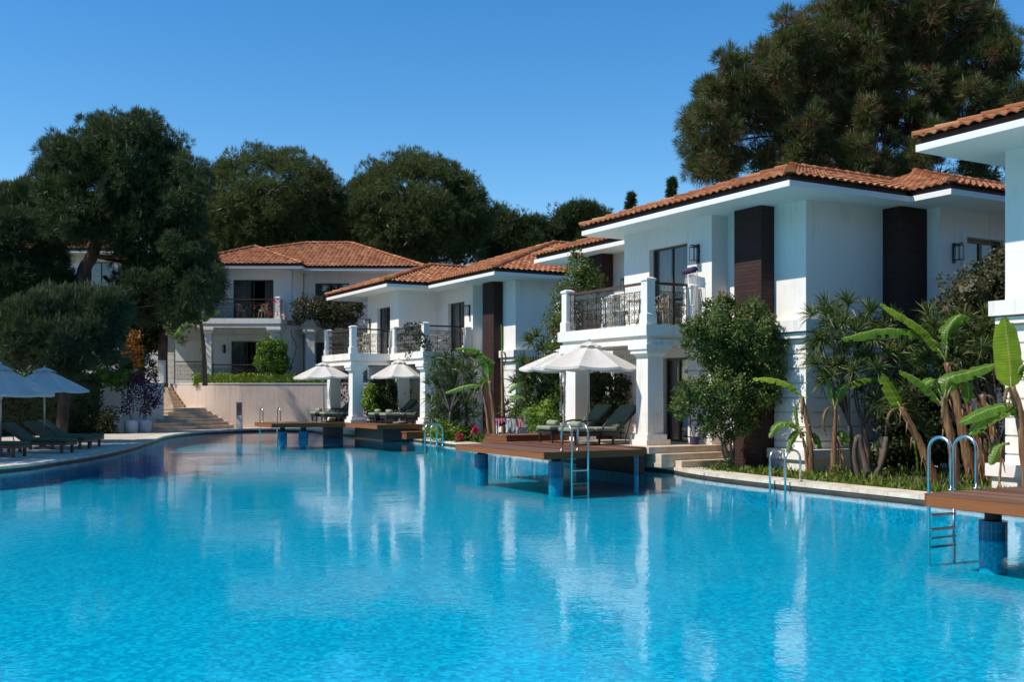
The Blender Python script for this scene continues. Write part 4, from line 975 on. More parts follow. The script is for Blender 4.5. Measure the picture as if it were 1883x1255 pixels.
# ------------------------------------------------------------------ parasols
def parasol(label, loc, h=2.55, r=1.29, rim=1.97, rz=0., lean=0.):
    o = thing('parasol', label, 'parasol', loc, rz, 'white parasols'); n = 8; v = Vector
    p = MB(); p.tube([(0, 0, .05), (0, 0, h)], .024, 10); p.build('pole', 'alu', o, smooth=True)
    b = MB(); b.lathe([(.30, 0), (.30, .05), (.06, .09), (.045, .3), (.0, .3)], n=20); b.build('base', 'grey', o)
    def ang(k): return 2 * math.pi * (k + .5) / n
    def prof(t): return h - .02 - (h - rim) * (t ** 1.08)
    c = MB(); rr0 = .16
    for k in range(n):
        def fn(u, w, k=k):
            t = rr0 + (1 - rr0) * u; a0, a1 = ang(k), ang(k + 1); q0 = v((math.cos(a0), math.sin(a0), 0)); q1 = v((math.cos(a1), math.sin(a1), 0))
            q = q0.lerp(q1, w); sag = .075 * math.sin(math.pi * w) * t; scal = .05 * math.sin(math.pi * w) * (u ** 6)
            return (q.x * t * r * (1 - .02 * math.sin(math.pi * w)), q.y * t * r, prof(t) - sag + scal * .6)
        c.grid(fn, 10, 6)
        def val(u, w, k=k):
            a0, a1 = ang(k), ang(k + 1); q0 = v((math.cos(a0), math.sin(a0), 0)); q1 = v((math.cos(a1), math.sin(a1), 0)); q = q0.lerp(q1, w)
            return (q.x * r, q.y * r, prof(1) - .075 * math.sin(math.pi * w) + .03 * math.sin(math.pi * w) - .06 * u)
        c.grid(val, 1, 6)
    co_ = c.build('canopy', 'canvas', o, smooth=False)
    tpc = MB()
    for k in range(n):
        def fn(u, w, k=k):
            t = .02 + .24 * u; a0, a1 = ang(k), ang(k + 1); q0 = v((math.cos(a0), math.sin(a0), 0)); q1 = v((math.cos(a1), math.sin(a1), 0)); q = q0.lerp(q1, w)
            return (q.x * t * r, q.y * t * r, prof(t) + .055 - .01 * u + .035 * math.sin(math.pi * w) * u)
        tpc.grid(fn, 4, 5)
    tpc.build('vent_cap', 'canvas', co_)
    rb = MB()
    for k in range(n):
        a = ang(k); e = v((math.cos(a) * r * .98, math.sin(a) * r * .98, prof(1) - .02)); rb.tube([(0, 0, h - .05), e], .010, 5); rb.tube([(0, 0, rim - .12), (e.x * .5, e.y * .5, prof(.5) - .03)], .008, 5)
    rb.lathe([(.05, rim - .18), (.05, rim - .08)], n=10); rb.build('ribs', 'alu', o); f = MB(); f.lathe([(.0, h + .1), (.03, h + .07), (.02, h + .02), (.03, h)], n=10, cap=False); f.build('finial', 'alu', o)
    if lean: o.rotation_euler = (0, lean, rz)
    return o
parasol('largest white parasol over the two sage loungers by the right villa', V1(-2.75, 4.8, .6), 2.56, 1.30, 1.95, R(8), R(1.5))
parasol('white parasol partly hidden behind the largest parasol', P(1037, 0, 30) * 1 + Vector((0, 0, .76 - P(1037, 0, 30).z)), 2.42, 1.34, 1.84, R(20), R(1))
parasol('white parasol at the far end of the middle villa above the cream wall', V2(-4.9, 7.9, .65), 2.53, 1.29, 1.95, R(3), R(-1.5))
parasol('white parasol in front of the leafy screen of the middle villa', V2(-2.82, 4.6, .65), 2.58, 1.2, 1.95, R(15), R(-1))
parasol('shaded white parasol cut by the left edge', Vector((-14.45, 29.2, .112)), 2.55, 1.42, 1.76, R(10))
parasol('shaded white parasol second from the left edge in front of the dark hedge', Vector((-14.75, 32.6, .112)), 2.55, 1.42, 1.88, R(22))

# ------------------------------------------------------------------ loungers
def pad(m, x0, x1, w, z, t, back=None):
    def fn_top(u, v_): pass
    m.box(x0, x1, -w / 2, w / 2, z, z + t)
def wicker_lounger(label, loc, rz):
    """foot at x=0, head at x=1.95; raised back, arm loops, rolled towel is its own thing"""
    o = thing('sun_lounger', label, 'sun lounger', loc, rz, 'dark wicker loungers with green cushions'); w = .66
    f = MB(); f.box(.02, 1.35, -w / 2, w / 2, .22, .33); f.box(1.2, 1.35, -w / 2 + .03, w / 2 - .03, .16, .22)
    f.build('frame', 'wicker', o, bevel=.02)
    bk = MB(); L = .82; a = R(42); c_, s_ = math.cos(a), math.sin(a)
    def bx(m, l0, l1, t0, t1, w_): m.add([(1.28 + c_ * l - s_ * t, y, .34 + s_ * l + c_ * t) for y in (-w_ / 2, w_ / 2) for l, t in ((l0, t0), (l1, t0), (l1, t1), (l0, t1))], [(0, 1, 2, 3), (7, 6, 5, 4), (0, 4, 5, 1), (1, 5, 6, 2), (2, 6, 7, 3), (3, 7, 4, 0)])
    bx(bk, 0, L, -.05, .0, w); bk.tube([(1.75, -.28, .68), (1.55, -.28, .05)], .012, 5); bk.tube([(1.75, .28, .68), (1.55, .28, .05)], .012, 5); bk.build('backrest', 'wicker', o)
    cu = MB(); cu.box(-.03, .62, -w / 2 - .005, w / 2 + .005, .335, .435); cu.box(.635, 1.28, -w / 2 - .005, w / 2 + .005, .335, .43); cu.build('seat_cushion', 'cushion', o, bevel=.035)
    cb = MB(); bx(cb, .05, L + .06, .003, .095, w + .01); cb.build('back_cushion', 'cushion2', o, bevel=.035)
    for x in (.08, 1.18):
        for y in (-w / 2 + .03, w / 2 - .03):
            l = MB(); l.taper(x, y, .0, .22, .035, .035, .055, .055); l.build('leg', 'wicker', o)
    for y in (-w / 2 - .02, w / 2 + .02):
        l = MB(); l.tube([(.82, y, .24), (.84, y, .42), (.92, y, .53), (1.1, y, .56), (1.42, y, .55)], .026, 7); l.build('armrest', 'wicker', o, smooth=True)
    return o
def towel(label, loc, rz, mat='towel', r=.085, L=.42):
    m = MB(); pts = [(0, -L / 2, 0), (0, L / 2, 0)]
    prof = [(0.0, -L / 2), (r * .8, -L / 2), (r, -L / 2 + .02), (r * 1.02, 0), (r, L / 2 - .02), (r * .8, L / 2), (0., L / 2)]
    n = 14; o = []
    for q, z in prof: o += [(q * math.cos(2 * math.pi * j / n), z, q * .85 * math.sin(2 * math.pi * j / n)) for j in range(n)]
    m.add(o, [(i * n + j, (i + 1) * n + j, (i + 1) * n + (j + 1) % n, i * n + (j + 1) % n) for i in range(len(prof) - 1) for j in range(n)])
    t = tag(m.build('rolled_towel', mat, loc=loc, smooth=True), label, 'towel'); t.rotation_euler = (0, 0, rz); return t
def lounger_at(O, b, a, z, what, trz=0.):
    p = LV(O, b, a, z); wicker_lounger(what[0], p, UV_ANG + trz)
    t = towel(what[1], LV(O, b + .28, a, z + .435 + .07), UV_ANG + trz); t['group'] = 'rolled green towels on loungers'
lounger_at(O1, -3.85, 4.06, .6, ('green cushioned wicker lounger next to the thick white column', 'rolled green towel on the lounger next to the thick white column'))
lounger_at(O1, -3.62, 5.48, .6, ('green cushioned wicker lounger between the largest parasol and the raised platform', 'rolled green towel on the lounger between the largest parasol and the platform'))
lounger_at(O2, -5.2, 7.3, .65, ('dark wicker lounger on the far deck, nearer of the two', 'rolled green towel on the nearer lounger of the far deck'))
lounger_at(O2, -5.25, 8.4, .65, ('dark wicker lounger on the far deck, farther one beside the cream wall', 'rolled green towel on the farther lounger of the far deck'))
lounger_at(O2, -3.85, 3.95, .65, ('dark wicker lounger under the second parasol, right one of its pair', 'rolled green towel on the right lounger of the second parasol pair'))
lounger_at(O2, -3.87, 5.1, .65, ('dark wicker lounger under the second parasol, left one beside the leafy screen', 'rolled green towel on the left lounger of the second parasol pair'))

def teak_lounger(label, loc, rz):
    o = thing('wooden_lounger', label, 'sun lounger', loc, rz, 'wooden loungers under the pines'); w = .7
    f = MB(); f.box(0, 1.98, -w / 2, -w / 2 + .04, .24, .33); f.box(0, 1.98, w / 2 - .04, w / 2, .24, .33); f.box(0, .04, -w / 2 + .041, w / 2 - .041, .24, .33); f.box(1.94, 1.98, -w / 2 + .041, w / 2 - .041, .24, .33)
    for i in range(11): f.box(.08 + i * .115, .17 + i * .115, -w / 2 + .042, w / 2 - .042, .30, .32)
    f.build('frame', 'teak', o)
    L = .8; a = R(36); c_, s_ = math.cos(a), math.sin(a)
    def bx(m, l0, l1, t0, t1, w_): m.add([(1.3 + c_ * l - s_ * t, y, .33 + s_ * l + c_ * t) for y in (-w_ / 2, w_ / 2) for l, t in ((l0, t0), (l1, t0), (l1, t1), (l0, t1))], [(0, 1, 2, 3), (7, 6, 5, 4), (0, 4, 5, 1), (1, 5, 6, 2), (2, 6, 7, 3), (3, 7, 4, 0)])
    b = MB(); bx(b, 0, L, -.03, 0, w - .1); b.tube([(1.85, 0, .68), (1.75, 0, .3)], .015, 5); b.build('backrest', 'teak', o)
    c = MB(); c.box(-.02, 1.3, -w / 2 + .01, w / 2 - .01, .335, .425); c.build('seat_cushion', 'cushion2', o, bevel=.03)
    c = MB(); bx(c, .03, L + .05, .004, .09, w - .02); c.build('back_cushion', 'cushion2', o, bevel=.03)
    for x in (.15, 1.75):
        for y in (-w / 2 + .05, w / 2 - .05): l = MB(); l.box(x - .035, x + .035, y - .035, y + .035, 0, .24); l.build('leg', 'teak', o)
    return o
for i, (x, y, lab) in enumerate(((-13.45, 28.5, 'wooden lounger cut by the left edge, nearest the pool'), (-12.95, 30.4, 'wooden lounger behind the nearest one, second from the left edge'),
                                 (-13.3, 32.5, 'wooden lounger third along under the shaded parasols'), (-13.5, 33.8, 'farthest wooden lounger, with its foot nearest the white pots'))):
    teak_lounger(lab, Vector((x, y, .113)), R(180 - (4 if i else 2)))

# ------------------------------------------------------------------ balcony furniture and small things
def cafe_chair(label, loc, rz):
    o = thing('balcony_chair', label, 'chair', loc, rz, 'cane chairs on the balconies')
    s_ = MB(); s_.lathe([(.0, .42), (.22, .42), (.23, .44), (.22, .455), (0, .455)], n=16, cap=False); s_.build('seat', 'chair', o)
    c = MB(); c.lathe([(0, .456), (.21, .458), (.215, .49), (.19, .51), (0, .515)], n=16, cap=False); c.build('seat_pad', 'seatpad', o, smooth=True)
    for sx in (-.16, .16):
        for sy in (-.16, .16): l = MB(); l.tube([(sx, sy, .42), (sx * 1.25, sy * 1.25, 0)], .016, 6); l.build('leg', 'chair', o)
    b = MB()
    arc = [(.24 * math.cos(t), .24 * math.sin(t)) for t in [R(-100 + 20 * k) for k in range(11)]]
    b.tube([(x, y, .72 + .12 * max(0, x / .24)) for x, y in arc], .016, 6); b.tube([(x, y, .5) for x, y in arc], .012, 6)
    for k in range(0, 10): 
        b.tube([(*arc[k], .5), (*arc[k + 1], .72 + .12 * max(0, arc[k + 1][0] / .24))], .007, 4); b.tube([(*arc[k + 1], .5), (*arc[k], .72 + .12 * max(0, arc[k][0] / .24))], .007, 4)
    b.build('backrest', 'chair', o); return o
def cafe_table(label, loc):
    o = thing('balcony_table', label, 'table', loc, 0, 'round balcony tables')
    MB().lathe([(0, .70), (.36, .70), (.37, .72), (.36, .735), (0, .735)], n=24, cap=False).build('tabletop', 'chair', o)
    for k in range(3): a = k * 2.094; MB().tube([(.05 * math.cos(a), .05 * math.sin(a), .7), (.09 * math.cos(a), .09 * math.sin(a), .35), (.28 * math.cos(a), .28 * math.sin(a), 0)], .016, 6).build('leg', 'chair', o)
    return o
z_ = ZC + .001
cafe_chair('cane chair behind the scroll railing of the right villa, beside the purple mat', V1(-1.15, 3.9, z_), UV_ANG + R(-60)); cafe_chair('cane chair with pale blue pad left on the right villa balcony', V1(-1.35, 5.3, z_), UV_ANG + R(70))
cafe_table('round table between two cane chairs on the right villa balcony', V1(-1.2, 4.6, z_))
cafe_chair('cane chair on the near balcony of the middle villa with a pale towel', V2(-1.5, 3.3, z_), UV_ANG + R(-30)); cafe_table('round table on the near balcony of the middle villa', V2(-1.4, 4.1, z_))
cafe_chair('cane chair right of the table on the far balcony of the middle villa', V2(-3.5, 6.8, z_), UV_ANG + R(-40)); cafe_chair('cane chair left of the table on the far balcony of the middle villa', V2(-3.4, 8.3, z_), UV_ANG + R(110)); cafe_table('round table on the far balcony of the middle villa', V2(-3.4, 7.55, z_))
W3 = lambda b, a, z: Vector((O3[0] - a, O3[1] + b, O3[2] + z))
cafe_chair('cane chair with pale pad left on the upper terrace villa balcony', W3(-.85, 2.5, z_), R(200)); cafe_chair('cane chair beside the red flowers on the upper terrace villa balcony', W3(-.85, 1.3, z_), R(-10))
cafe_chair('shaded cane chair at the foot of the steps villa terrace door', W3(-.6, 2.6, .06), R(160))

def drape(label, O, b, a, z, w, h, axis, mat, name='draped_towel', rz=UV_ANG):
    """cloth folded over a rail: falls on both sides"""
    m = MB()
    def fn(u, v_):
        s_ = (u - .5) * w; t = (v_ - .5) * 2
        x = .055 * math.tanh(t * 6) + .012 * math.sin(s_ * 25) * abs(t); zz = -h * abs(t) ** 1.0 * (1 if t < 0 else .8) + .02 * math.sin(s_ * 9)
        return (x, s_, zz) if axis == 'y' else (s_, x, zz)
    m.grid(fn, 14, 22)
    return tag(m.build(name, mat, loc=LV(O, b, a, z), smooth=True), label, 'towel') if rz else None
# the purple mat hangs over a white folding rack standing at the balcony end
rk = thing('folding_rack', 'white slatted folding rack standing by the right villa balcony door', 'rack', V1(-.72, 3.22, ZC + .002), UV_ANG + R(78))
f = MB()
for i in range(9): x = -.3 + i * .075; f.tube([(x, .06, .05), (x, -.04, 1.34)], .008, 5)
f.tube([(-.33, -.04, 1.34), (.33, -.04, 1.34)], .016, 6); f.tube([(-.33, .05, .5), (.33, .05, .5)], .012, 6); f.build('slats', 'whitepaint', rk)
f = MB(); f.tube([(-.3, -.04, 1.32), (-.3, -.3, 0)], .012, 5); f.tube([(.3, -.04, 1.32), (.3, -.3, 0)], .012, 5); f.build('prop', 'whitepaint', rk)
t = towel('purple mat rolled on top of the white folding rack', V1(-.72, 3.23, ZC + 1.40), UV_ANG + R(78 + 90), 'purple', .09, .62)
t = drape('navy towel laid over the far balcony rail of the middle villa', O2, -4.25 + 1.55, 6.2, ZC + 1.05, .5, .12, 'x', 'navy'); t.rotation_euler.z = UV_ANG
t = drape('dark towel laid over the near balcony rail of the middle villa', O2, -2.5, 4.55, ZC + 1.05, .9, .1, 'y', 'navy'); t.rotation_euler.z = UV_ANG
# clothes rack
cr_k = .53
cr = thing('clothes_rack', 'folding clothes drying rack with pink and white laundry', 'clothes rack', Vector((P(934, 0, 34).x, 34, .1)), R(12))
wdt = .50; f = MB()
for y in (-.25, .25):
    f.tube([(-wdt, y, .95), (wdt, y, .95)], .015, 6)
for x in (-wdt, wdt): f.tube([(x, -.25, .95), (x, .25, .95)], .014, 6)
f.build('top_frame', 'purple', cr)
f = MB()
for x in (-.35, 0, .35): f.tube([(x, -.25, .95), (x + .05, .2, 0)], .012, 5); f.tube([(x, .25, .95), (x - .05, -.2, 0)], .012, 5)
for k in range(5): f.tube([(-wdt, -.2 + .1 * k, .95), (wdt, -.2 + .1 * k, .95)], .004, 4)
f.build('legs', 'whitepaint', cr)
cx_ = cr.location
for i, (x, w, h, mt, lb) in enumerate(((-.66, .3, .22, 'pink', 'pink garment at the left end of the drying rack'), (-.3, .34, .16, 'pink', 'small pink garment left of the white one on the drying rack'), (.08, .36, .45, 'whitecloth', 'white garment in the middle of the drying rack'),
                                        (.42, .2, .5, 'whitecloth', 'narrow white garment right of the middle on the drying rack'), (.68, .3, .38, 'pink', 'red pink garment at the right end of the drying rack'))):
    x *= cr_k; w *= .62; m = MB(); m.grid(lambda u, v_, w=w, h=h, i=i: ((u - .5) * w * (1 - .12 * abs(v_ - .5)), .05 * math.tanh((v_ - .5) * 9) + .015 * math.sin(u * 14 + i), -abs(v_ - .5) * 2 * h * (.9 + .2 * math.sin(u * 5 + i))), 12, 16)
    t = tag(m.build('garment', mt, loc=cx_ + Vector((x * .978, x * .2 - .05, .955)), smooth=True), lb, 'garment', 'laundry on the drying rack'); t.rotation_euler.z = R(12)
# bollard lamp
bl = thing('bollard_lamp', 'square bollard lamp standing against the cream wall by the steps', 'lamp', Vector((-13.62, 51.6, .112)), R(-4))
m = MB(); m.box(-.135, .135, -.1, .1, 0, .66); m.build('post', 'trim', bl); m = MB(); m.box(-.105, .105, -.08, .08, .66, 1.28); m.box(-.14, .14, -.11, .11, 1.28, 1.32)
for k in range(8): m.box(-.135, .135, -.108, .1, .70 + k * .072, .735 + k * .072)
m.build('louvre_head', 'grey', bl)
# pots beside the steps and by the terrace door
for i, (px, py, lb) in enumerate(((241, 796.5, 'left white round pot with purple leaved shrub before the short white wall'), (266, 795.5, 'right white round pot with purple leaved shrub beside the stone steps'))):
    p = G(px, py, .113); o = thing('plant_pot', lb, 'pot', p, 0, 'white pots by the steps')
    MB().lathe([(.25, 0), (.29, .1), (.31, .4), (.30, .56), (.27, .565), (.26, .5), (0, .5)], n=24, cap=False).build('pot', 'pot', o, smooth=True)
o = thing('flower_pot', 'small dark flower pot with white spikes by the right villa terrace door', 'pot', V1(-.95, 2.75, .601))
MB().lathe([(.09, 0), (.13, .2), (.115, .2), (.10, .15), (0, .15)], n=16, cap=False).build('pot', 'purple', o)
m = MB()
for k in range(14): a = k * .9; m.tube([(.06 * math.cos(a), .06 * math.sin(a), .2), (.12 * math.cos(a), .12 * math.sin(a), .42 + .04 * math.sin(k))], [.012, .003], 4)
m.build('spikes', 'whitecloth', o)
# iron plant support by that door
o = thing('iron_trellis', 'scrolled iron panel leaning beside the right villa terrace door', 'trellis', V1(-.62, 2.72, .6), UV_ANG)
q = MB(); Z = Vector((0, 0, 1)); ux = Vector((0, 1, 0))
q.tube([(0, 0, 0), (0, 0, .95)], .012, 4); q.tube([(0, .6, 0), (0, .6, .95)], .012, 4); q.tube([(0, .3, 0), (0, .3, .9)], .01, 4)
for sg in (-1, 1):
    c0 = Vector((0, .3, 0)) + ux * sg * .13
    q.tube(spiral(c0 + Z * .8, .11, 0, 1.2, 1, ux * sg), .009, 4); q.tube(spiral(c0 + Z * .2, .11, 0, 1.2, -1, ux * sg), .009, 4); q.tube([c0 + ux * sg * .1 + Z * .78, Vector((0, .3, .5)), c0 + ux * sg * .1 + Z * .22], .009, 4)
q.build('scrollwork', 'iron', o)

# ------------------------------------------------------------------ vegetation
def lobe_list(Y, lobes):
    return [(tuple(P(l[0], l[1], Y + (l[3] if len(l) > 3 else 0.))), l[2] * (Y + (l[3] if len(l) > 3 else 0)) / F, l[4] if len(l) > 4 else .92) for l in lobes]
def limb(m, pts, r0, r1, n=8):
    k = len(pts); m.tube(pts, [r0 + (r1 - r0) * i / (k - 1) for i in range(k)], n)
def dome(rng, cx, cy, rx, ry, Y, r, n):
    out = []
    for _ in range(3000):
        d = rdir(rng, 1)[0]
        if d[2] < -.75 or d[1] > .55: continue
        p = (cx + rx * d[0], cy - ry * d[2], rx * Y / F * .75 * d[1])
        if all((p[0] - q[0]) ** 2 + (p[1] - q[1]) ** 2 + ((p[2] - q[3]) * F / Y) ** 2 > (1.25 * r) ** 2 for q in out): out.append((p[0], p[1], r * rng.uniform(.75, 1.25), p[2]))
        if len(out) >= n: break
    return out
def pine(label, Y, lobes, trunk, seed, mat='pine', cr=.75, dens=1., nt=22, nb=6, L=.3, W=.035, core=.72, candles=0., limbs=(), name='pine_tree', base=None, group=None, dead=0., up=.35, sats=True, cat='tree', domes=(), rag=.05):
    rng = np.random.default_rng(seed)
    dl = [l for d in domes for l in dome(rng, *d[:4], Y, *d[4:])]
    lb = lobe_list(Y, lobes); lbd = lobe_list(Y, dl)
    rt = P(trunk[0][0], trunk[0][1], Y)
    if sats:  # small boughs standing out of the main masses keep the outline uneven
        ex = []
        for c, Rr, sq in lb:
            for _ in range(7):
                d = rdir(rng, 1)[0]; d[2] = abs(d[2]) * (1 if rng.random() < .75 else -1)
                ex.append((tuple(np.array(c) + d * Rr * rng.uniform(.8, 1.0 + rag) * np.array([1, 1, sq])), Rr * rng.uniform(.22, .36), .9))
        lbs = lb + ex
    else: lbs = lb + lbd
    rt.z = base if base is not None else rt.z
    o = thing(name, label, cat, rt, 0, group)
    q, cq = pine_quads(rng, lbs, cr, dens, nt, nb, L, W, core, candles, up)
    ex = [(cq, 'candle')] if cq is not None else []
    if dead:
        sub = [(c, Rr * .8, sq) for c, Rr, sq in lb]; ex += [(pine_quads(rng, sub, cr * .7, dens * dead, 10, 5, L, W, 0)[0], 'deadneedle')]
    quads('crown', q, mat, o, ex)
    m = MB()
    tp = [P(x, y, Y + dy) for x, y, r_, dy in [(*t, 0)[:4] for t in trunk]]; tp[0].z = rt.z - .1
    rs = [t[2] for t in trunk]
    path = catmull(tp, 4); rr = []
    for i in range(len(tp) - 1): rr += [rs[i] + (rs[i + 1] - rs[i]) * k / 4 for k in range(4)]
    rr.append(rs[-1]); m.tube(path, rr, 10)
    for c, Rr, sq in lb:  # a limb into every mass of foliage
        c = Vector(c)
        if (min((p - c).length for p in tp) > 4.5 and Rr < 2.5) or (len(lb) > 60 and rng.random() > .3): continue
        st = min(tp, key=lambda p: abs(p.z - (c.z - Rr * .8))); md = st.lerp(c, .5) + Vector((0, 0, -.12 * (c - st).length)); limb(m, catmull([st, md, c], 3), rs[-1] * .55, .03, 6)
    for l in limbs: limb(m, catmull([P(x, y, Y) for x, y in l[0]], 4), l[1], l[2], 6)
    for v in range(len(m.v)): m.v[v] = tuple(Vector(m.v[v]) - rt)
    m.build('trunk', 'bark', o, smooth=True); return o

def inside(p, poly):
    c = False; n = len(poly)
    for k in range(n):
        (x0, y0), (x1, y1) = poly[k - 1], poly[k]
        if (y0 > p[1]) != (y1 > p[1]) and p[0] < (x1 - x0) * (p[1] - y0) / (y1 - y0) + x0: c = not c
    return c
hull = [(94, 335), (98, 285), (120, 262), (150, 268), (176, 238), (218, 226), (265, 236), (318, 268), (350, 312), (356, 360), (356, 440), (384, 490), (384, 540), (355, 565), (315, 580), (256, 572), (236, 520), (232, 470), (205, 436), (150, 425), (102, 442), (84, 415)]
rq = np.random.default_rng(171); sprays = []
for dy_, gap, rl, rh in ((-1.8, 36, 26, 38), (-.6, 32, 26, 38), (.6, 38, 28, 40), (1.6, 50, 30, 40)):
    got = []
    for _ in range(5000):
        q_ = (rq.uniform(75, 415), rq.uniform(205, 595))
        if inside(q_, hull) and all((q_[0] - g[0]) ** 2 + (q_[1] - g[1]) ** 2 > gap * gap for g in got): got.append(q_)
    sprays += [(q_[0], q_[1], rq.uniform(rl, rh) * .85, dy_ + rq.uniform(-.6, .6), rq.uniform(.8, 1.2)) for q_ in got if rq.random() > .06]
pine('big dark pine with a leaning trunk standing left of the upper terrace villa', 46.5, sprays,
     [(120, 570, .32), (148, 528, .30), (170, 470, .27), (185, 420, .24), (215, 350, .17)], 11, 'pine', .32, .75, 16, 10, .28, .016, core=.5, sats=False, up=.5, candles=.3, base=.1)
for lab, sd, dm, core_, tx in (
    ('round topped pine behind the upper terrace villa, left one of the two big ones', 12, [(492, 365, 108, 78, 22, 60), (430, 420, 52, 62, 20, 26), (545, 420, 72, 62, 20, 30), (470, 440, 60, 50, 20, 24), (585, 370, 32, 44, 18, 14)], [(490, 380, 70), (540, 400, 60), (440, 420, 55), (490, 460, 60), (580, 440, 45)], 500),
    ('round topped pine behind the middle villa, right one of the two big ones', 13, [(760, 385, 112, 84, 23, 60), (690, 400, 52, 66, 20, 26), (845, 400, 48, 58, 20, 26), (700, 455, 50, 40, 18, 20), (650, 390, 26, 36, 15, 12), (790, 440, 70, 50, 20, 24)], [(760, 390, 75), (820, 410, 60), (700, 420, 55), (760, 460, 65), (850, 460, 45)], 770)):
    pine(lab, 80, core_, [(tx, 640, .5), (tx, 560, .5), (tx, 480, .4), (tx, 440, .3)], sd, 'pine_warm', .55, 1., 18, 11, .34, .02, core=.7, base=2.2, candles=.25, group='pines behind the villas', sats=False, domes=dm)
pine('lower pine filling the gap right of the two round topped ones', 86,
     [(915, 430, 42), (955, 440, 40), (900, 470, 45), (945, 480, 45), (985, 460, 35)], [(930, 640, .4), (930, 560, .4), (930, 480, .3)], 14, 'pine', .85, 1., 28, 8, .40, .03, base=1.5, group='pines behind the villas')
pine('small round pine just left of the right villa roof', 86,
     [(1015, 420, 32), (1055, 415, 34), (1090, 415, 28), (1040, 445, 40), (1085, 450, 35), (1120, 430, 20)], [(1060, 640, .4), (1060, 560, .4), (1060, 450, .3)], 15, 'pine', .8, 1., 28, 8, .40, .03, base=1.5, candles=.15, group='pines behind the villas')
pine('dark pine mass deep behind the upper terrace villa', 90,
     [(610, 450, 50), (640, 480, 45), (590, 500, 50), (400, 520, 40), (360, 420, 40)], [(610, 660, .4), (610, 560, .4), (610, 480, .3)], 16, 'pine', 1., .8, 20, 6, .5, .07, base=2., group='pines behind the villas')
hull = [(1258, 225), (1285, 225), (1300, 165), (1345, 112), (1368, 150), (1392, 98), (1420, 110), (1445, 65), (1475, 45), (1505, 50), (1535, 10), (1560, -60), (1815, -70), (1822, 60), (1850, 70), (1862, 110), (1866, 150), (1900, 170), (1900, 205), (1830, 220), (1760, 240), (1700, 262), (1720, 285), (1830, 300), (1835, 335), (1640, 330), (1450, 305), (1335, 325), (1290, 318), (1266, 285)]
rq = np.random.default_rng(170); sprays = []
for dy_, gap, rl, rh in ((-1.6, 31, 20, 33), (1.2, 33, 22, 36), (3.0, 46, 26, 40)):
    got = []
    for _ in range(6000):
        q_ = (rq.uniform(1250, 1900), rq.uniform(-70, 335))
        if inside(q_, hull) and all((q_[0] - g[0]) ** 2 + (q_[1] - g[1]) ** 2 > gap * gap for g in got): got.append(q_)
    sprays += [(q_[0], q_[1], rq.uniform(rl, rh) * .82, dy_ + rq.uniform(-.8, .8), rq.uniform(.85, 1.6)) for q_ in got if rq.random() > (.5 if q_[1] > 235 and q_[0] > 1600 else .12)]
pine('huge spreading pine rising behind the right villa', 43, sprays,
     [(1575, 640, .45), (1578, 420, .4), (1590, 300, .34), (1612, 220, .26), (1640, 140, .18)], 17, 'pine_warm', .30, .62, 16, 10, .36, .016, core=.3, up=.75, sats=False, base=.1, dead=.10, candles=.3,
     limbs=[([(1590, 300), (1680, 305), (1760, 330), (1840, 325)], .08, .03), ([(1590, 290), (1500, 260), (1420, 250), (1330, 262)], .08, .03), ([(1600, 260), (1700, 230), (1780, 190)], .08, .03), ([(1595, 280), (1540, 200), (1480, 150), (1400, 140)], .08, .03)])
for px, py, h_, lb in ((1236, 352, 22, 'thin pine tip peeking over the right villa roof, taller one'), (1161, 380, 12, 'thin pine tip peeking over the right villa roof, smaller one')):
    pine(lb, 70, [(px, py + 12, 4.5), (px - 2, py, 3.2), (px, py - 10, 2.2), (px, py - 17, 1.3), (px + 5, py + 24, 6), (px, py + 60, 9), (px, py + 110, 12)], [(px, 660, .2), (px, 500, .2), (px, py, .08)], int(px), 'pine', .2, .9, 12, 6, .32, .03, base=.5, sats=False, up=1., group='distant pine tips')
pine('young pine with upright candle shoots above the shaded parasols', 37,
     [(70, 605, 48), (130, 600, 48), (180, 590, 36), (150, 575, 32, .5), (60, 640, 46, -.5), (120, 650, 42, -.5), (175, 635, 38), (196, 575, 24), (20, 635, 42), (100, 575, 30), (35, 590, 32)],
     [(112, 795, .21), (118, 740, .20), (126, 690, .18), (120, 640, .14)], 19, 'pine_blue', .40, 1., 28, 10, .24, .013, candles=.8, base=.1, core=.6)
pine('feathery pale pine at the left edge against the sky', 62,
     [(20, 430, 36), (55, 420, 30), (40, 390, 26, 1), (65, 450, 30), (10, 390, 22), (45, 365, 14), (66, 375, 11), (8, 370, 12), (30, 480, 50)], [(30, 660, .3), (30, 560, .3), (35, 420, .15)], 20, 'pine_blue', .55, .8, 22, 7, .5, .022, core=.3, candles=.8, base=2.2, up=1.3)
pine('dark pine at the left edge behind the shaded parasols', 45,
     [(5, 460, 42), (30, 520, 42), (-10, 560, 55), (60, 510, 30, 1), (10, 420, 24), (-40, 450, 60), (30, 590, 40), (92, 520, 28, 1), (88, 480, 20, 1), (100, 560, 30, 1)], [(5, 760, .3), (5, 640, .3), (10, 500, .2)], 21, 'pine', .55, 1., 26, 8, .28, .018, base=.1)
pine('dark bushy evergreen under the leaning pine, left of the upper terrace villa', 55,
     [(350, 550, 34, 1), (300, 575, 32), (265, 600, 32), (252, 550, 30, 1), (385, 540, 16), (300, 530, 34, 1), (250, 640, 24, 1)], [(300, 700, .25), (300, 620, .25), (310, 560, .15)], 22, 'bush_dark', .5, .9, 20, 5, .22, .07, base=2.2, name='evergreen_bush', cat='bush')
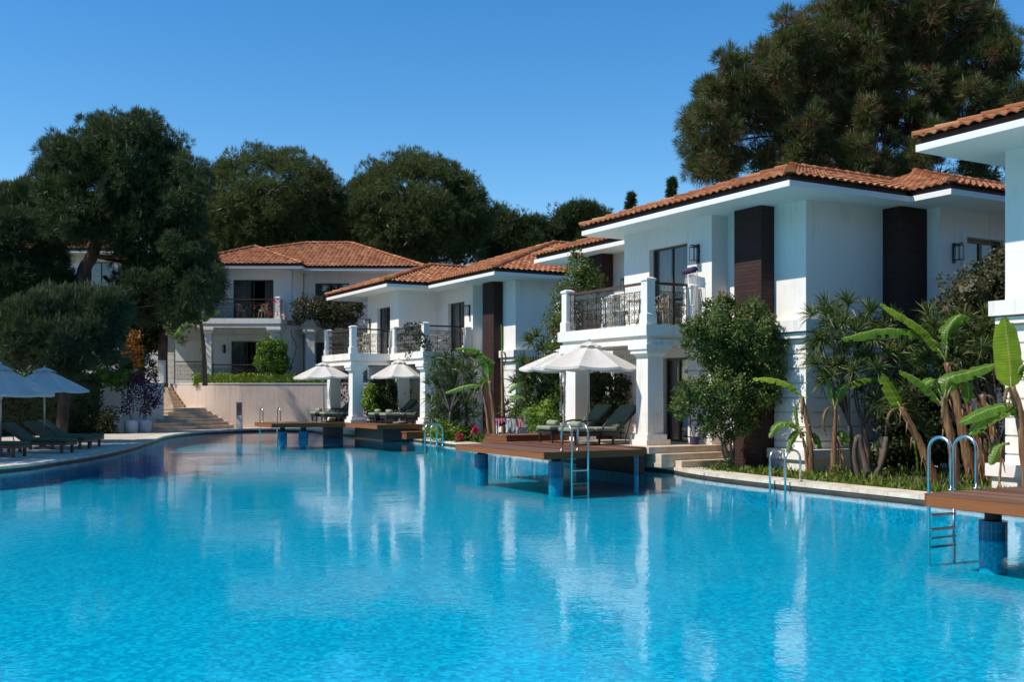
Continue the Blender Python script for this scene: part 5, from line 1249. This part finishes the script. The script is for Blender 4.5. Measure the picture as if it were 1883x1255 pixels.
# pines standing left of the picture: they throw the shade over the loungers
for i, (x, y, z, r_) in enumerate(((-20.4, 26.8, 9.0, 4.2), (-20.6, 30.4, 9.0, 3.8))):
    rng = np.random.default_rng(60 + i); o = thing('pine_tree', ('near', 'far')[i] + ' shade pine beyond the left edge, casting shade on the wooden loungers', 'tree', (x, y, .1), 0, 'shade pines beyond the left edge')
    lb = [((x + dx * r_, y + dy * r_, z + dz * r_), r_ * rr, .8) for dx, dy, dz, rr in ((0, 0, 0, .62), (-.5, .2, .1, .5), (.45, -.2, .05, .5), (0, .5, .2, .5), (.1, -.5, -.1, .45), (0, 0, .45, .5))]
    quads('crown', pine_quads(rng, lb, .8, .6, 14, 5, .45, .07, .6)[0], 'pine', o); m = MB(); m.tube([(0, 0, 0), (.2, .1, 4), (0, 0, z)], [.35, .28, .12], 10); m.build('trunk', 'bark', o, smooth=True)

def bush(name, label, Y, lobes, seed, mat, per_m2=170, L=.09, W=.05, core=.6, group=None, stems=None, flowers=None, base=None, depth=.5, droop=.15, cat='bush', stem_r=.03, sprays=0):
    rng = np.random.default_rng(seed); lb = lobe_list(Y, lobes)
    if name == 'climbing_rose': lb = [(c, Rr * 1.12, sq) for c, Rr, sq in lb]
    for c, Rr, sq in list(lb):
        for _ in range(sprays):
            d = rdir(rng, 1)[0]; lb.append((tuple(np.array(c) + d * Rr * rng.uniform(.85, 1.12)), Rr * rng.uniform(.18, .32), rng.uniform(.7, 1.5)))
    cx = sum(l[0][0] for l in lb) / len(lb); b = Vector((cx, Y, base if base is not None else min(l[0][2] - l[1] for l in lb)))
    o = thing(name, label, cat, b, 0, group)
    quads('foliage', leaf_quads(rng, lb, per_m2, L, W, core, droop, depth), mat, o)
    if flowers:
        fm, k, sz = flowers; Qs = []
        for _ in range(k):
            c, Rr, sq = lb[rng.integers(len(lb))]; d = rdir(rng, 1)[0]; d[1] = -abs(d[1]); p = np.array(c) + d * Rr * 1.0 * np.array([1, 1, sq])
            nn = 9; Qs.append(blades(rng, p + rng.normal(size=(nn, 3)) * sz * .5, unit(rng.normal(size=(nn, 3)) + d * .7), sz, sz * .8))
        quads('blossoms', np.concatenate(Qs), fm, o)
    if stems:
        m = MB()
        for st in stems: limb(m, catmull([P(x, y, Y) - b for x, y in st], 3), stem_r, stem_r * .4, 6)
        m.build('stems', 'bark2', o, smooth=True)
    return o
bush('climbing_rose', 'tall climbing shrub with a few red blossoms covering the corner of the right villa', 23.9,
     [(1325, 590, 38), (1375, 618, 46), (1305, 635, 40, .3), (1345, 660, 48, .4), (1400, 650, 38), (1415, 690, 26), (1275, 730, 32, -.3), (1325, 725, 40, -.2), (1380, 720, 42, .2), (1405, 730, 26), (1410, 605, 22), (1275, 605, 20), (1330, 552, 12), (1385, 565, 18), (1425, 640, 18), (1252, 755, 17, -.4), (1305, 780, 24, -.3), (1360, 765, 30), (1340, 800, 14)],
     31, 'bush', 380, .075, .048, .5, stems=[[(1345, 862), (1335, 825), (1310, 780), (1320, 720)], [(1347, 862), (1350, 820), (1345, 770)], [(1343, 862), (1330, 835), (1325, 790)], [(1350, 862), (1345, 800), (1380, 740)]], flowers=('redflower', 6, .05), base=.1, stem_r=.035, depth=.7, sprays=7)
bush('climbing_rose', 'climbing shrub growing up between the middle villa and the right villa', 31.5,
     [(1066, 500, 26), (1088, 515, 22), (1045, 545, 28), (1075, 550, 28), (1030, 590, 28), (1050, 610, 30), (1100, 545, 14), (1025, 640, 24), (1060, 470, 12)], 32, 'bush', 230, .10, .055, .5, base=.1, flowers=('redflower', 5, .07), stems=[[(1035, 800), (1032, 720), (1035, 640)]])
bush('dark_creeper', 'dark leafed creeper mounded against the side wall of the right villa', 22.6,
     [(1790, 540, 60), (1830, 510, 48), (1755, 575, 44), (1835, 580, 48), (1850, 470, 26), (1735, 610, 32), (1800, 610, 50), (1860, 540, 40)], 33, 'vine', 240, .085, .05, .6, base=.1, stems=[[(1800, 850), (1795, 700), (1790, 600)]])
bush('leafy_screen', 'dark leafy screen between two columns of the middle villa', 43.6, [(700, 730, 30), (720, 715, 24), (720, 745, 26), (695, 705, 14), (735, 725, 18), (690, 755, 20)], 34, 'bush_dark', 200, .12, .07, .75, base=.65)
bush('yellow_shrub', 'yellow green shrub at the left of the leafy screen', 42.8, [(678, 725, 12), (674, 740, 10), (682, 712, 8), (686, 750, 9)], 35, 'lime', 220, .13, .07, .4, base=.65)
bush('lime_shrub', 'low lime green bush beside the grab rails', 38.2, [(808, 793, 20, -.3), (835, 794, 20, -.2), (850, 800, 17), (822, 785, 14, .3), (790, 795, 12), (865, 800, 12, .3)], 36, 'lime', 260, .10, .055, .6, base=.1)
bush('rose_bush', 'rose bush with bright pink blossoms right of the lime green bush', 37.6, [(848, 808, 10, -.3), (862, 795, 14, .5), (875, 805, 12), (838, 812, 8, -.6), (870, 785, 9, .5)], 37, 'bush', 170, .08, .05, .3, base=.1, flowers=None)
for i, (px, py, sz, lb) in enumerate(((874, 791, .13, 'topmost pink rose bloom near the lime green bush'), (844, 805, .12, 'middle pink rose bloom close to the coping'), (845, 814, .09, 'lowest pink rose bloom on the coping edge'))):
    pass
rngf = np.random.default_rng(5); Qs = []
for px, py, sz in ((874, 791, .14), (844, 805, .13), (845, 814, .10)):
    p = np.array(P(px, py, 37.2)); d = unit(rngf.normal(size=(40, 3)) + [0, -.5, .3]); Qs.append(blades(rngf, p + d * sz * .25, d, sz, sz * .9)); Qs.append(ball(p, sz * .5, 1, 6, .1, rngf))
rb_ = [o for o in COL.objects if o.name.startswith('rose_bush')][0]
quads('blossoms', np.concatenate(Qs), 'pinkflower', rb_)
bush('ivy_trellis_plant', 'ivy on a dark lattice behind the loungers of the right villa', 28.4, [(1115, 700, 26), (1135, 735, 26), (1105, 745, 26), (1125, 765, 22), (1145, 705, 18), (1095, 720, 20)], 38, 'bush_dark', 210, .09, .055, .5, base=.6)
o = thing('lattice_screen', 'dark square lattice screen behind the loungers of the right villa', 'trellis', P(1122, 790, 28.7)); o.location.z = .6; m = MB()
for i in range(9): m.box(-.62 + i * .15, -.59 + i * .15, -.012, .012, 0, 1.95)
for i in range(14): m.box(-.62, .62, .0125, .03, i * .148, i * .148 + .03)
m.build('lattice', 'gutter', o)
bush('low_shrub', 'bushy green shrub right of the drying rack', 31, [(1000, 765, 26), (975, 760, 18), (1020, 770, 22), (990, 785, 18), (1010, 745, 18)], 39, 'lime', 150, .10, .045, .6, base=.1)
bush('round_bush', 'rounded clipped bush on the cream wall before the upper terrace villa', 54.0, [(500, 655, 26, 0, 1.1), (495, 640, 20), (510, 670, 24), (485, 665, 18), (512, 640, 18)], 40, 'hedge', 260, .12, .075, .75, base=2.3)
bush('bougainvillea', 'red bougainvillea spilling over the upper terrace villa balcony corner', 53.9, [(503, 553, 7), (517, 560, 8), (496, 576, 7), (522, 580, 7), (470, 566, 4), (490, 562, 5), (510, 578, 5)], 41, 'redflower', 26, .11, .09, 0., depth=.95, base=5.9, cat='climber')
bush('dark_creeper', 'dark creeper hanging over the recessed balcony of the upper terrace villa', 55.2, [(560, 565, 22), (590, 570, 26), (620, 575, 24), (645, 570, 22), (605, 590, 20), (640, 592, 16), (550, 585, 12), (655, 560, 14)], 42, 'vine', 170, .13, .08, .2, base=5., stems=[[(530, 690), (545, 640), (535, 610), (550, 580)], [(545, 610), (560, 590), (575, 575)]], cat='climber')
bush('hanging_creeper', 'arching creeper hanging over the middle villa near balcony corner', 40.2, [(752, 602, 9), (765, 612, 11), (775, 625, 12), (745, 612, 6), (735, 622, 5), (757, 640, 7), (750, 655, 5), (785, 635, 10), (768, 597, 6), (746, 635, 5)], 43, 'vine', 190, .11, .06, .1, base=3.5, cat='climber', stems=[[(795, 650), (785, 630), (768, 600), (740, 608)], [(780, 630), (765, 640), (750, 665)]], stem_r=.015)
bush('purple_shrub', 'purple leaved shrub growing in the left white pot', 46.9, [(238, 735, 18), (245, 715, 20), (232, 755, 12), (250, 700, 16)], 44, 'purpleleaf', 60, .13, .08, 0., base=.6, stems=[[(240, 775), (238, 740), (245, 705)], [(242, 775), (246, 740), (235, 715)]], cat='shrub', depth=.9, stem_r=.018)
bush('purple_shrub', 'purple leaved shrub growing in the right white pot', 46.6, [(272, 735, 20), (280, 715, 20), (266, 755, 14), (285, 740, 14), (268, 700, 18)], 45, 'purpleleaf', 70, .13, .08, 0., base=.6, stems=[[(264, 773), (266, 740), (275, 705)], [(267, 773), (272, 740), (282, 725)]], cat='shrub', depth=.9, stem_r=.018)
bush('orange_shrub', 'orange leaved shrub left of the slim white pillar', 50.5, [(247, 620, 13), (240, 640, 12), (255, 645, 12), (235, 655, 14), (250, 665, 14)], 46, 'orange', 110, .12, .08, .4, base=2.3, cat='shrub')
bush('pale_flowering_shrub', 'pale blue flowering shrub beside the slim white pillar', 50.8, [(272, 660, 10), (280, 672, 10), (265, 680, 12), (285, 690, 10)], 47, 'bush_dark', 110, .12, .08, .4, base=2.3, flowers=('paleflower', 14, .1), cat='shrub')
bush('orange_shrub', 'reddish climber on the cream wall seen between two columns of the middle villa', 50.5, [(634, 700, 8), (638, 715, 9), (633, 730, 8), (640, 745, 7)], 48, 'orange', 90, .12, .08, .2, base=.6, cat='shrub')
bush('flowering_creeper', 'pale leafed creeper on the dark wall left of the upper terrace villa', 53.5, [(315, 575, 14), (330, 590, 12), (320, 610, 14), (335, 625, 10), (310, 595, 12), (400, 530, 8), (412, 545, 8)], 49, 'bush', 90, .12, .08, .3, base=2.3, cat='climber')
bush('dark_thicket', 'dark leafy thicket deep behind the spiky dracaena and banana stems', 23.6, [(1640, 760, 44), (1690, 720, 46), (1730, 770, 46), (1660, 820, 40), (1710, 830, 40), (1760, 830, 36), (1770, 700, 34), (1620, 830, 26), (1800, 800, 40)], 84, 'bush_dark', 130, .11, .06, .7, base=.1, cat='bush', sprays=4)
# hedges
def hedge(name, label, loc, rz, sx, sy, sz, seed, mat, per=170, L=.1, W=.06):
    rng = np.random.default_rng(seed); o = thing(name, label, 'hedge', loc, rz)
    q = box_leaves(rng, 0, sx, 0, sy, 0, sz, per, L, W)
    ob = quads('foliage', q, mat); ob.parent = o; return o
p = P(352, 700, 53.35)
hedge('low_hedge', 'low clipped hedge along the top of the cream wall', Vector((p.x, 53.4, 2.3)), 0, 6.9, .55, .58, 51, 'lime', 150, .11, .07)
bush('evergreen_bush', 'broad dark evergreen thicket closing the view above the steps', 63, [(x, 590 + 25 * math.sin(x), 46, 2 * math.cos(x)) for x in range(-40, 345, 38)] + [(x, 660, 46, 1) for x in range(-40, 345, 42)] + [(x, 705, 34, .5) for x in range(-40, 345, 36)], 83, 'bush_dark', 45, .30, .17, .75, base=2.3)
hedge('dark_hedge', 'tall dark hedge behind the shaded loungers', Vector((-27, 33.5, .1)), math.atan2(12.5, 8.4), 15.5, 1.6, 2.35, 52, 'bush_dark', 90, .14, .09)
bush('hedge_shrub', 'sunlit shrub on top of the garden behind the dark hedge', 47, [(190, 690, 22), (215, 700, 20), (165, 700, 18), (20, 690, 20), (50, 695, 18), (235, 695, 18)], 53, 'hedge', 90, .13, .09, .6, base=2.0)
bush('hedge_shrub', 'dark shrub filling the gap between the young pine and the orange shrub', 47.5, [(165, 668, 24), (200, 660, 24), (232, 672, 18), (140, 690, 20), (215, 690, 16)], 85, 'bush_dark', 110, .12, .08, .6, base=2.0)
bush('hedge_shrub', 'shaded shrub spilling from the hedge beside the left white pot', 45.2, [(200, 765, 20), (185, 785, 18), (205, 790, 14), (160, 780, 20)], 54, 'bush_dark', 110, .12, .08, .6, base=.1)

# spiky dracaenas: bare stems each ending in a rosette
def rosette(rng, c, ax, n, L, W):
    d = unit(rng.normal(size=(n, 3)) + np.array(ax) * 1.0); c = np.array(c)[None]
    L_ = L * rng.uniform(.75, 1.15, (n, 1)); sd = unit(np.cross(d, rdir(rng, n))) * W / 2
    m1 = c + d * L_ * .5 + np.array([0, 0, -.03]) * L_; tip = c + d * L_ + np.array([0, 0, -.32]) * L_ * L_ / L * (1 - .6 * np.abs(d[:, 2:]))
    a = np.stack([c + 0 * sd - sd * .5, c + sd * .5, m1 + sd, m1 - sd], 1); b = np.stack([m1 - sd, m1 + sd, tip + sd * .1, tip - sd * .1], 1)
    return np.concatenate([a, b])
M['drackstem'] = mat_noise('dracaena_stem', [(.3, (.06, .045, .034)), (.7, (.15, .115, .09))], 9, .85, 25, .6, .01, stretch=(1, 1, .4))
def dracaena(label, Y, base_px, heads, seed, n=46, L=.42, W=.03, base=.12, trunks=4, fan=.2):
    rng = np.random.default_rng(seed); b = P(base_px[0], base_px[1], Y); b.z = base
    o = thing('spiky_dracaena', label, 'plant', b, 0, 'spiky dracaena clumps'); Qs = []; m = MB()
    ks = [Vector((rng.uniform(-fan, fan), rng.uniform(-fan, fan), .0)) for _ in range(trunks)]
    mids = [k + Vector((rng.uniform(-.3, .3), rng.uniform(-.3, .3), rng.uniform(.7, 1.1))) for k in ks]
    for k, md in zip(ks, mids): limb(m, catmull([k + Vector((0, 0, -.1)), k.lerp(md, .5) + Vector((rng.uniform(-.08, .08), rng.uniform(-.08, .08), 0)), md], 3), .075, .05, 7)
    for h in heads:
        px, py = h[0], h[1]; dy = h[2] if len(h) > 2 else rng.uniform(-.5, .5)
        c = P(px, py, Y + dy); lc = c - b; ax = unit(np.array([lc.x * .35, -.25 + dy * .3, .8])); Qs.append(rosette(rng, c, ax, n, L, W))
        md = min(mids, key=lambda q: (q - lc).length); limb(m, catmull([md, md.lerp(lc, .5) + Vector((rng.uniform(-.12, .12), rng.uniform(-.1, .1), -.05)), lc], 3), .026, .013, 5)
        for _ in range(2):
            c2 = c + Vector((rng.uniform(-.32, .32), rng.uniform(-.25, .3), rng.uniform(-.38, .1))); Qs.append(rosette(rng, c2, ax, int(n * .8), L * .9, W))
    quads('rosettes', np.concatenate(Qs), 'drac', o); m.build('stems', 'drackstem', o, smooth=True); return o
rg = np.random.default_rng(3)
def scatter(x0, x1, y0, y1, n, mind):
    out = []
    for _ in range(4000):
        p = (rg.uniform(x0, x1), rg.uniform(y0, y1))
        if all((p[0] - q[0]) ** 2 + (p[1] - q[1]) ** 2 > mind ** 2 for q in out): out.append(p)
        if len(out) >= n: break
    return out
dracaena('tall spiky dracaena clump against the shaded side wall of the right villa', 21.9, (1590, 870), [(1520, 565), (1560, 560), (1600, 575), (1640, 590), (1530, 600), (1575, 610), (1505, 630), (1545, 650), (1590, 660), (1630, 650), (1500, 670), (1525, 690), (1610, 700), (1570, 690), (1655, 690), (1665, 640), (1620, 740), (1645, 730), (1580, 640), (1550, 600), (1610, 620), (1670, 760)], 71, 52, .44, .03, trunks=6, fan=.35)
dracaena('spiky dracaena clump behind the banana plants near the right edge', 21.2, (1790, 880), [(x, y) for x, y in scatter(1705, 1850, 570, 700, 24, 22)], 72, 46, .42, .028, trunks=7, fan=.45)
dracaena('dense spiky dracaena clump before the near end of the middle villa', 38.4, (835, 800), [(x, y) for x, y in scatter(792, 872, 650, 770, 30, 13)], 73, 30, .5, .032, trunks=6, fan=.5)
dracaena('spiky dracaena clump left of the largest parasol beside the drying rack', 32.5, (1005, 805), [(x, y) for x, y in scatter(958, 1040, 665, 770, 26, 14)] + [(1000, 640), (985, 620)], 74, 40, .48, .04, trunks=6, fan=.5)
dracaena('small spiky plant in front of the leaning banana by the middle villa pier', 37.6, (932, 790), [(932, 745), (935, 770)], 75, 36, .45, .03, trunks=2, fan=.1)

# bananas
def banana_leaf(mb, uvs, pts, W, roll=0., ragged=0., seed=0, vfold=.22):
    W = W * .82; ragged = max(ragged, .2)
    rnd = random.Random(seed); path = catmull([Vector(p) for p in pts], 9); n = len(path); o = len(mb.v); NV = 6
    for i, p in enumerate(path):
        t = i / (n - 1); tg = (path[min(i + 1, n - 1)] - path[max(i - 1, 0)]).normalized()
        N = Vector((.15 * roll, -.62 + .3 * roll, .78)).normalized(); sd = tg.cross(N).normalized(); nn = sd.cross(tg).normalized()
        if t < .07: w = W * .03 + W * t * 1.5
        else: w = W * (min(1, ((t - .03) / .22)) ** .55) * (max(0., 1 - ((t - .55) / .45) ** 2) ** .55 if t > .55 else 1)
        w = max(w, .008) / 2
        for j in range(NV + 1):
            s_ = j / NV * 2 - 1; rag = ragged * rnd.random() * (.35 if abs(s_) > .6 else 0) * (1 if (i % 2) else .1)
            q = p + sd * (s_ * w * (1 - rag)) - nn * (abs(s_) ** 1.3 * w * (vfold + ragged * .8 * (1 if abs(s_) > .3 else .5))) + nn * (.012 * math.sin(i * 1.9 + j)) ; mb.v.append(tuple(q)); uvs.append((j / NV, t))
    for i in range(n - 1):
        tear = ragged > 0 and rnd.random() < ragged * .5
        for j in range(NV):
            if tear and (j in (0, NV - 1)) : continue
            a = o + i * (NV + 1) + j; mb.f.append((a, a + 1, a + NV + 2, a + NV + 1))
def banana(label, Y, stems, leaves, seed=0, base=.1):
    b = P(stems[0][0][0][0], stems[0][0][0][1], Y); b.z = base; o = thing('banana_plant', label, 'banana plant', b, 0, 'banana plants')
    for st in stems:
        m = MB(); pts = [P(x, y, Y) - b for x, y in st[0]]; pts[0].z = min(pts[0].z, -.05)
        k = catmull(pts, 5); r0, r1 = st[1]; n = len(k)
        r0, r1 = r0 * .78, r1 * .72
        m.tube(k, [(r0 + (r1 - r0) * i / (n - 1)) * (1 + .10 * math.sin(i * 2.7)) for i in range(n)], 9)
        rnd = random.Random(seed)
        for i in range(2, n - 1, 3):  # dry sheath flaps
            a = rnd.uniform(0, 6.28); q = k[i] + Vector((math.cos(a), math.sin(a) - .4, 0)).normalized() * r0 * .95; mb2 = m; mb2.tube([q, q + Vector((.03 * math.cos(a), -.03, -.12)), q + Vector((.06 * math.cos(a), -.05, -.26))], [.018, .014, .004], 4)
        m.build('stem', 'bananastem', o, smooth=True)
        if r0 > .06:
            for q_ in range(1):
                a = rnd.uniform(3.4, 6.0); tp = k[-1 - q_ % 2 * 2]; hz = Vector((math.cos(a), math.sin(a) * .7, 0)); hl = rnd.uniform(.25, .5); dm = MB(); du = []
                banana_leaf(dm, du, [tp + hz * r1, tp + hz * .22 + Vector((0, 0, -.05)), tp + hz * .3 + Vector((0, 0, -.1 - hl * .5)), tp + hz * .22 + Vector((0, 0, -.15 - hl))], .10, rnd.uniform(-1, 1), .6, seed * 7 + q_, .3)
                ob = dm.build('dead_leaf', 'deadleaf', o, smooth=True); uv = ob.data.uv_layers.new(name='UVMap')
                for l in ob.data.loops: uv.data[l.index].uv = du[l.vertex_index]
    for i, lf in enumerate(leaves):
        pts, W = lf[0], lf[1]; op = lf[2] if len(lf) > 2 else {}
        dy = op.get('dy', 0.); m = MB(); uvs = []
        w3 = [P(x, y, Y + dy * k / (len(pts) - 1)) - b for k, (x, y) in enumerate(pts)]
        banana_leaf(m, uvs, w3, W, op.get('roll', 0), op.get('rag', 0), seed * 31 + i, op.get('v', .22))
        m.tube([w3[0] + (w3[0] - w3[1]).normalized() * .12 + Vector((0, 0, -.05)), w3[0], w3[0].lerp(w3[1], .4)], [.028, .02, .01], 6)
        uvs += [(0.5, 0.)] * (len(m.v) - len(uvs))
        ob = m.build('leaf', 'banana_y' if op.get('y') else 'banana', o, smooth=True)
        uv = ob.data.uv_layers.new(name='UVMap')
        for l in ob.data.loops: uv.data[l.index].uv = uvs[l.vertex_index]
    return o
def Z4(*pts): return [(1383 + x / 2.728, 550 + y / 2.728) for x, y in pts]
def Z5(*pts): return [(540 + x / 3.138, 430 + y / 3.138) for x, y in pts]
banana('banana plant with one arching leaf in front of the white corner pier', 22.2,
       [(Z4((295, 880), (290, 700), (270, 590), (250, 490)), (.10, .055)), (Z4((280, 870), (265, 740), (240, 665)), (.05, .03))],
       [(Z4((240, 480), (190, 430), (100, 400), (0, 400)), .34, {'y': 1, 'roll': .5}), (Z4((240, 660), (195, 625), (130, 630), (85, 700)), .26), (Z4((235, 660), (205, 690), (178, 780)), .2, {'rag': .2}), (Z4((240, 660), (228, 600), (221, 530)), .10, {'v': 1.2}), (Z4((280, 670), (320, 690), (347, 755)), .24)], 1)
banana('slim banana plant with one leaf reaching right beside the corner pier', 21.8,
       [(Z4((405, 850), (412, 690), (416, 540)), (.095, .05)), (Z4((445, 870), (440, 780), (430, 700)), (.045, .03))],
       [(Z4((422, 530), (450, 450), (540, 405), (650, 395)), .34, {}), (Z4((412, 540), (395, 440), (372, 350)), .12, {'v': 1.3}), (Z4((428, 690), (450, 670), (470, 700), (455, 735)), .26)], 2)
banana('leaning banana plant with a single upright yellow green leaf', 20.2,
       [(Z4((930, 950), (870, 790), (800, 640), (745, 545)), (.135, .075))],
       [(Z4((745, 545), (705, 470), (650, 380)), .36, {'y': 1, 'roll': -1.}), (Z4((815, 730), (828, 800), (832, 880)), .06, {'rag': .3})], 3)
banana('banana plant with two broad leaves behind the big steel ladder', 19.6,
       [(Z4((1025, 960), (1005, 740), (975, 600), (960, 490)), (.13, .075))],
       [(Z4((950, 530), (890, 450), (810, 390), (735, 360)), .40, {'roll': .3}), (Z4((945, 480), (915, 410), (880, 420), (852, 475)), .34), (Z4((965, 490), (985, 400), (1080, 370), (1225, 325)), .40, {'roll': -.2}), (Z4((985, 470), (1020, 400), (1080, 430), (1085, 520)), .40, {'rag': .15})], 4)
banana('tall banana plant with long ragged leaves at the right', 20.6,
       [(Z4((1110, 930), (1060, 680), (1020, 480), (975, 320)), (.15, .08)), (Z4((1200, 930), (1150, 780), (1120, 660)), (.12, .09)), (Z4((1250, 920), (1200, 640), (1150, 480)), (.11, .07)), (Z4((1160, 920), (1110, 640), (1070, 500)), (.10, .07))],
       [(Z4((965, 300), (880, 170), (770, 90), (640, 20)), .46, {'y': 1, 'roll': .3}), (Z4((920, 215), (820, 160), (640, 150), (445, 200)), .40, {'rag': .8, 'roll': .4}), (Z4((975, 260), (985, 150), (1040, 80), (1100, 100)), .40, {'rag': .7})], 5)
banana('banana plant with a huge upright leaf at the right edge', 17.9,
       [(Z4((1390, 900), (1350, 620), (1300, 440)), (.13, .09)), (Z4((1235, 900), (1250, 800), (1260, 720)), (.03, .02))],
       [(Z4((1300, 450), (1290, 300), (1265, 90)), .58, {'y': 1, 'roll': -1.2, 'v': .1}), (Z4((1380, 620), (1330, 540), (1200, 550), (1035, 625)), .38), (Z4((1385, 620), (1300, 550), (1190, 590), (1085, 685)), .36, {'roll': .3}), (Z4((1395, 480), (1420, 380), (1360, 330), (1330, 380)), .42, {'rag': .6}), (Z4((1260, 730), (1235, 745), (1195, 835)), .24)], 6)
banana('banana plant with a broad drooping leaf in front of the middle villa pier', 37.0,
       [(Z5((1165, 1190), (1150, 1000), (1130, 850)), (.12, .08)), (Z5((1135, 1180), (1110, 1000), (1085, 880)), (.10, .06))],
       [(Z5((1125, 840), (1115, 760), (1085, 715), (1065, 680)), .46, {'roll': -1.}), (Z5((1110, 720), (1070, 675), (1000, 655), (930, 665)), .36, {'rag': .8}), (Z5((1090, 690), (1120, 715), (1165, 745)), .36, {'rag': .9}), (Z5((1100, 890), (1040, 870), (960, 885), (870, 920)), .34, {'rag': .5}), (Z5((1095, 880), (1100, 850), (1075, 830)), .5)], 7)
banana('thin bare banana stem against the middle villa pier', 37.8, [(Z5((1212, 1170), (1205, 900), (1200, 680)), (.12, .05))], [(Z5((1200, 700), (1203, 600), (1198, 520)), .10, {'v': 1.5})], 8)
banana('low banana plant with leaves pointing left beside the largest parasol', 33.6, [(Z5((1400, 1150), (1390, 1000), (1370, 930)), (.10, .07))],
       [(Z5((1370, 870), (1310, 850), (1235, 918)), .36, {'rag': .6}), (Z5((1380, 950), (1310, 930), (1235, 958)), .36), (Z5((1370, 980), (1320, 990), (1290, 1030)), .3, {'rag': .4})], 9)
def Z6(*pts): return [(250 + x / 2.9875, 400 + y / 2.9875) for x, y in pts]
banana('banana plant leaning beside the left column of the upper terrace villa', 50.6, [(Z6((380, 860), (372, 720), (356, 570)), (.17, .10))],
       [(Z6((352, 590), (310, 555), (255, 590), (202, 668)), .7, {'roll': .3}), (Z6((365, 575), (400, 530), (468, 512)), .55, {'y': 1}), (Z6((358, 570), (352, 540), (348, 520)), .2)], 10, base=2.3)

# unseen foliage ring added behind and beside the camera to cut sky light
rng = np.random.default_rng(90); lb = []
for k in range(46):
    an = R(172 + 196 * k / 45); rr = rng.uniform(38, 46)
    for z in (4, 10.5): lb.append(((rr * math.cos(an) * .95, 6 + rr * math.sin(an) * .9, z + rng.uniform(-1, 2)), rng.uniform(4.2, 5.8), 1.))
wd_ = quads('unseen_foliage_ring', leaf_quads(rng, lb, 3.2, 1.1, .6, .8), 'bush_dark'); tag(wd_, 'unseen ring of foliage added around the resort to cut sky light', 'unseen_foliage_ring', kind='stuff')
# ground cover along the coping (uncountable)
rng = np.random.default_rng(9); Qs = []
def cover(n, bmin, bmax, amin, amax, V, L, W, z=.09):
    b = rng.uniform(bmin, bmax, n); a = rng.uniform(amin, amax, n); keep = (np.sin(a * 3.1) + np.sin(a * 1.3 + b * 4) + rng.normal(size=n) * .9) > -.8
    b, a = b[keep], a[keep]; O = O1 if V == 1 else O2
    c = np.stack([O[0] + cA * b - sA * a, O[1] + sA * b + cA * a, np.full(len(b), z)], 1)
    return blades(rng, c, unit(rng.normal(size=(len(b), 3)) * .45 + [0, 0, 1.]), L, W)
Qs = [cover(5200, -1.93, -.7, -7, 1.9, 1, .075, .02), cover(900, -1.9, -1.0, -7, 1.2, 1, .17, .045), cover(2500, -1.0, 2.5, -6, 1.5, 1, .16, .03), cover(2600, -2.3, .5, -2.6, 2.0, 2, .22, .04), cover(1800, -.3, 3, 9.5, 16.0, 1, .22, .04)]
g_ = quads('grass', np.concatenate(Qs), 'grass'); tag(g_, 'strip of grass and low ground cover along the coping', 'grass', kind='stuff')
bush('low_shrub', 'small leafy plant at the foot of the climbing shrub', 23.2, [(1325, 857, 9), (1338, 850, 8), (1312, 860, 6)], 80, 'bush', 200, .08, .05, .2, base=.1)
bush('low_shrub', 'small leafy plant between the corner pier and the dracaena trunks', 21.2, [(1537, 858, 9), (1530, 868, 8), (1545, 870, 6)], 81, 'bush', 200, .08, .05, .2, base=.1)

# ------------------------------------------------------------------ light and sky
EL, AZ = R(50), 20
hs = Vector((-math.cos(R(AZ)), -math.sin(R(AZ)), 0))
sv = Vector((hs.x * math.cos(EL), hs.y * math.cos(EL), math.sin(EL)))
sun = bpy.data.lights.new('Sun', 'SUN'); sun.energy = 3.9; sun.angle = R(.53); sun.color = (1., .94, .84)
so = bpy.data.objects.new('Sun', sun); COL.objects.link(so); so.rotation_euler = sv.to_track_quat('Z', 'Y').to_euler()
wld = bpy.data.worlds.new('World'); S.world = wld; wld.use_nodes = True; nt = wld.node_tree
sky = nt.nodes.new('ShaderNodeTexSky'); sky.sky_type = 'NISHITA'; sky.sun_disc = False; sky.sun_elevation = EL; sky.sun_rotation = math.atan2(hs.x, hs.y)
sky.altitude = 0; sky.air_density = 1.; sky.dust_density = 0.; sky.ozone_density = 2.0
hsv = nt.nodes.new('ShaderNodeHueSaturation'); hsv.inputs['Saturation'].default_value = 1.39
nt.links.new(sky.outputs[0], hsv.inputs['Color']); nt.links.new(hsv.outputs[0], nt.nodes['Background'].inputs[0]); nt.nodes['Background'].inputs[1].default_value = .13
S.view_settings.view_transform = 'Standard'; S.view_settings.look = 'None'; S.view_settings.exposure = .35; S.view_settings.gamma = 1
S.render.engine = 'CYCLES'; S.cycles.max_bounces = 8; S.cycles.transparent_max_bounces = 16; S.cycles.use_denoising = True
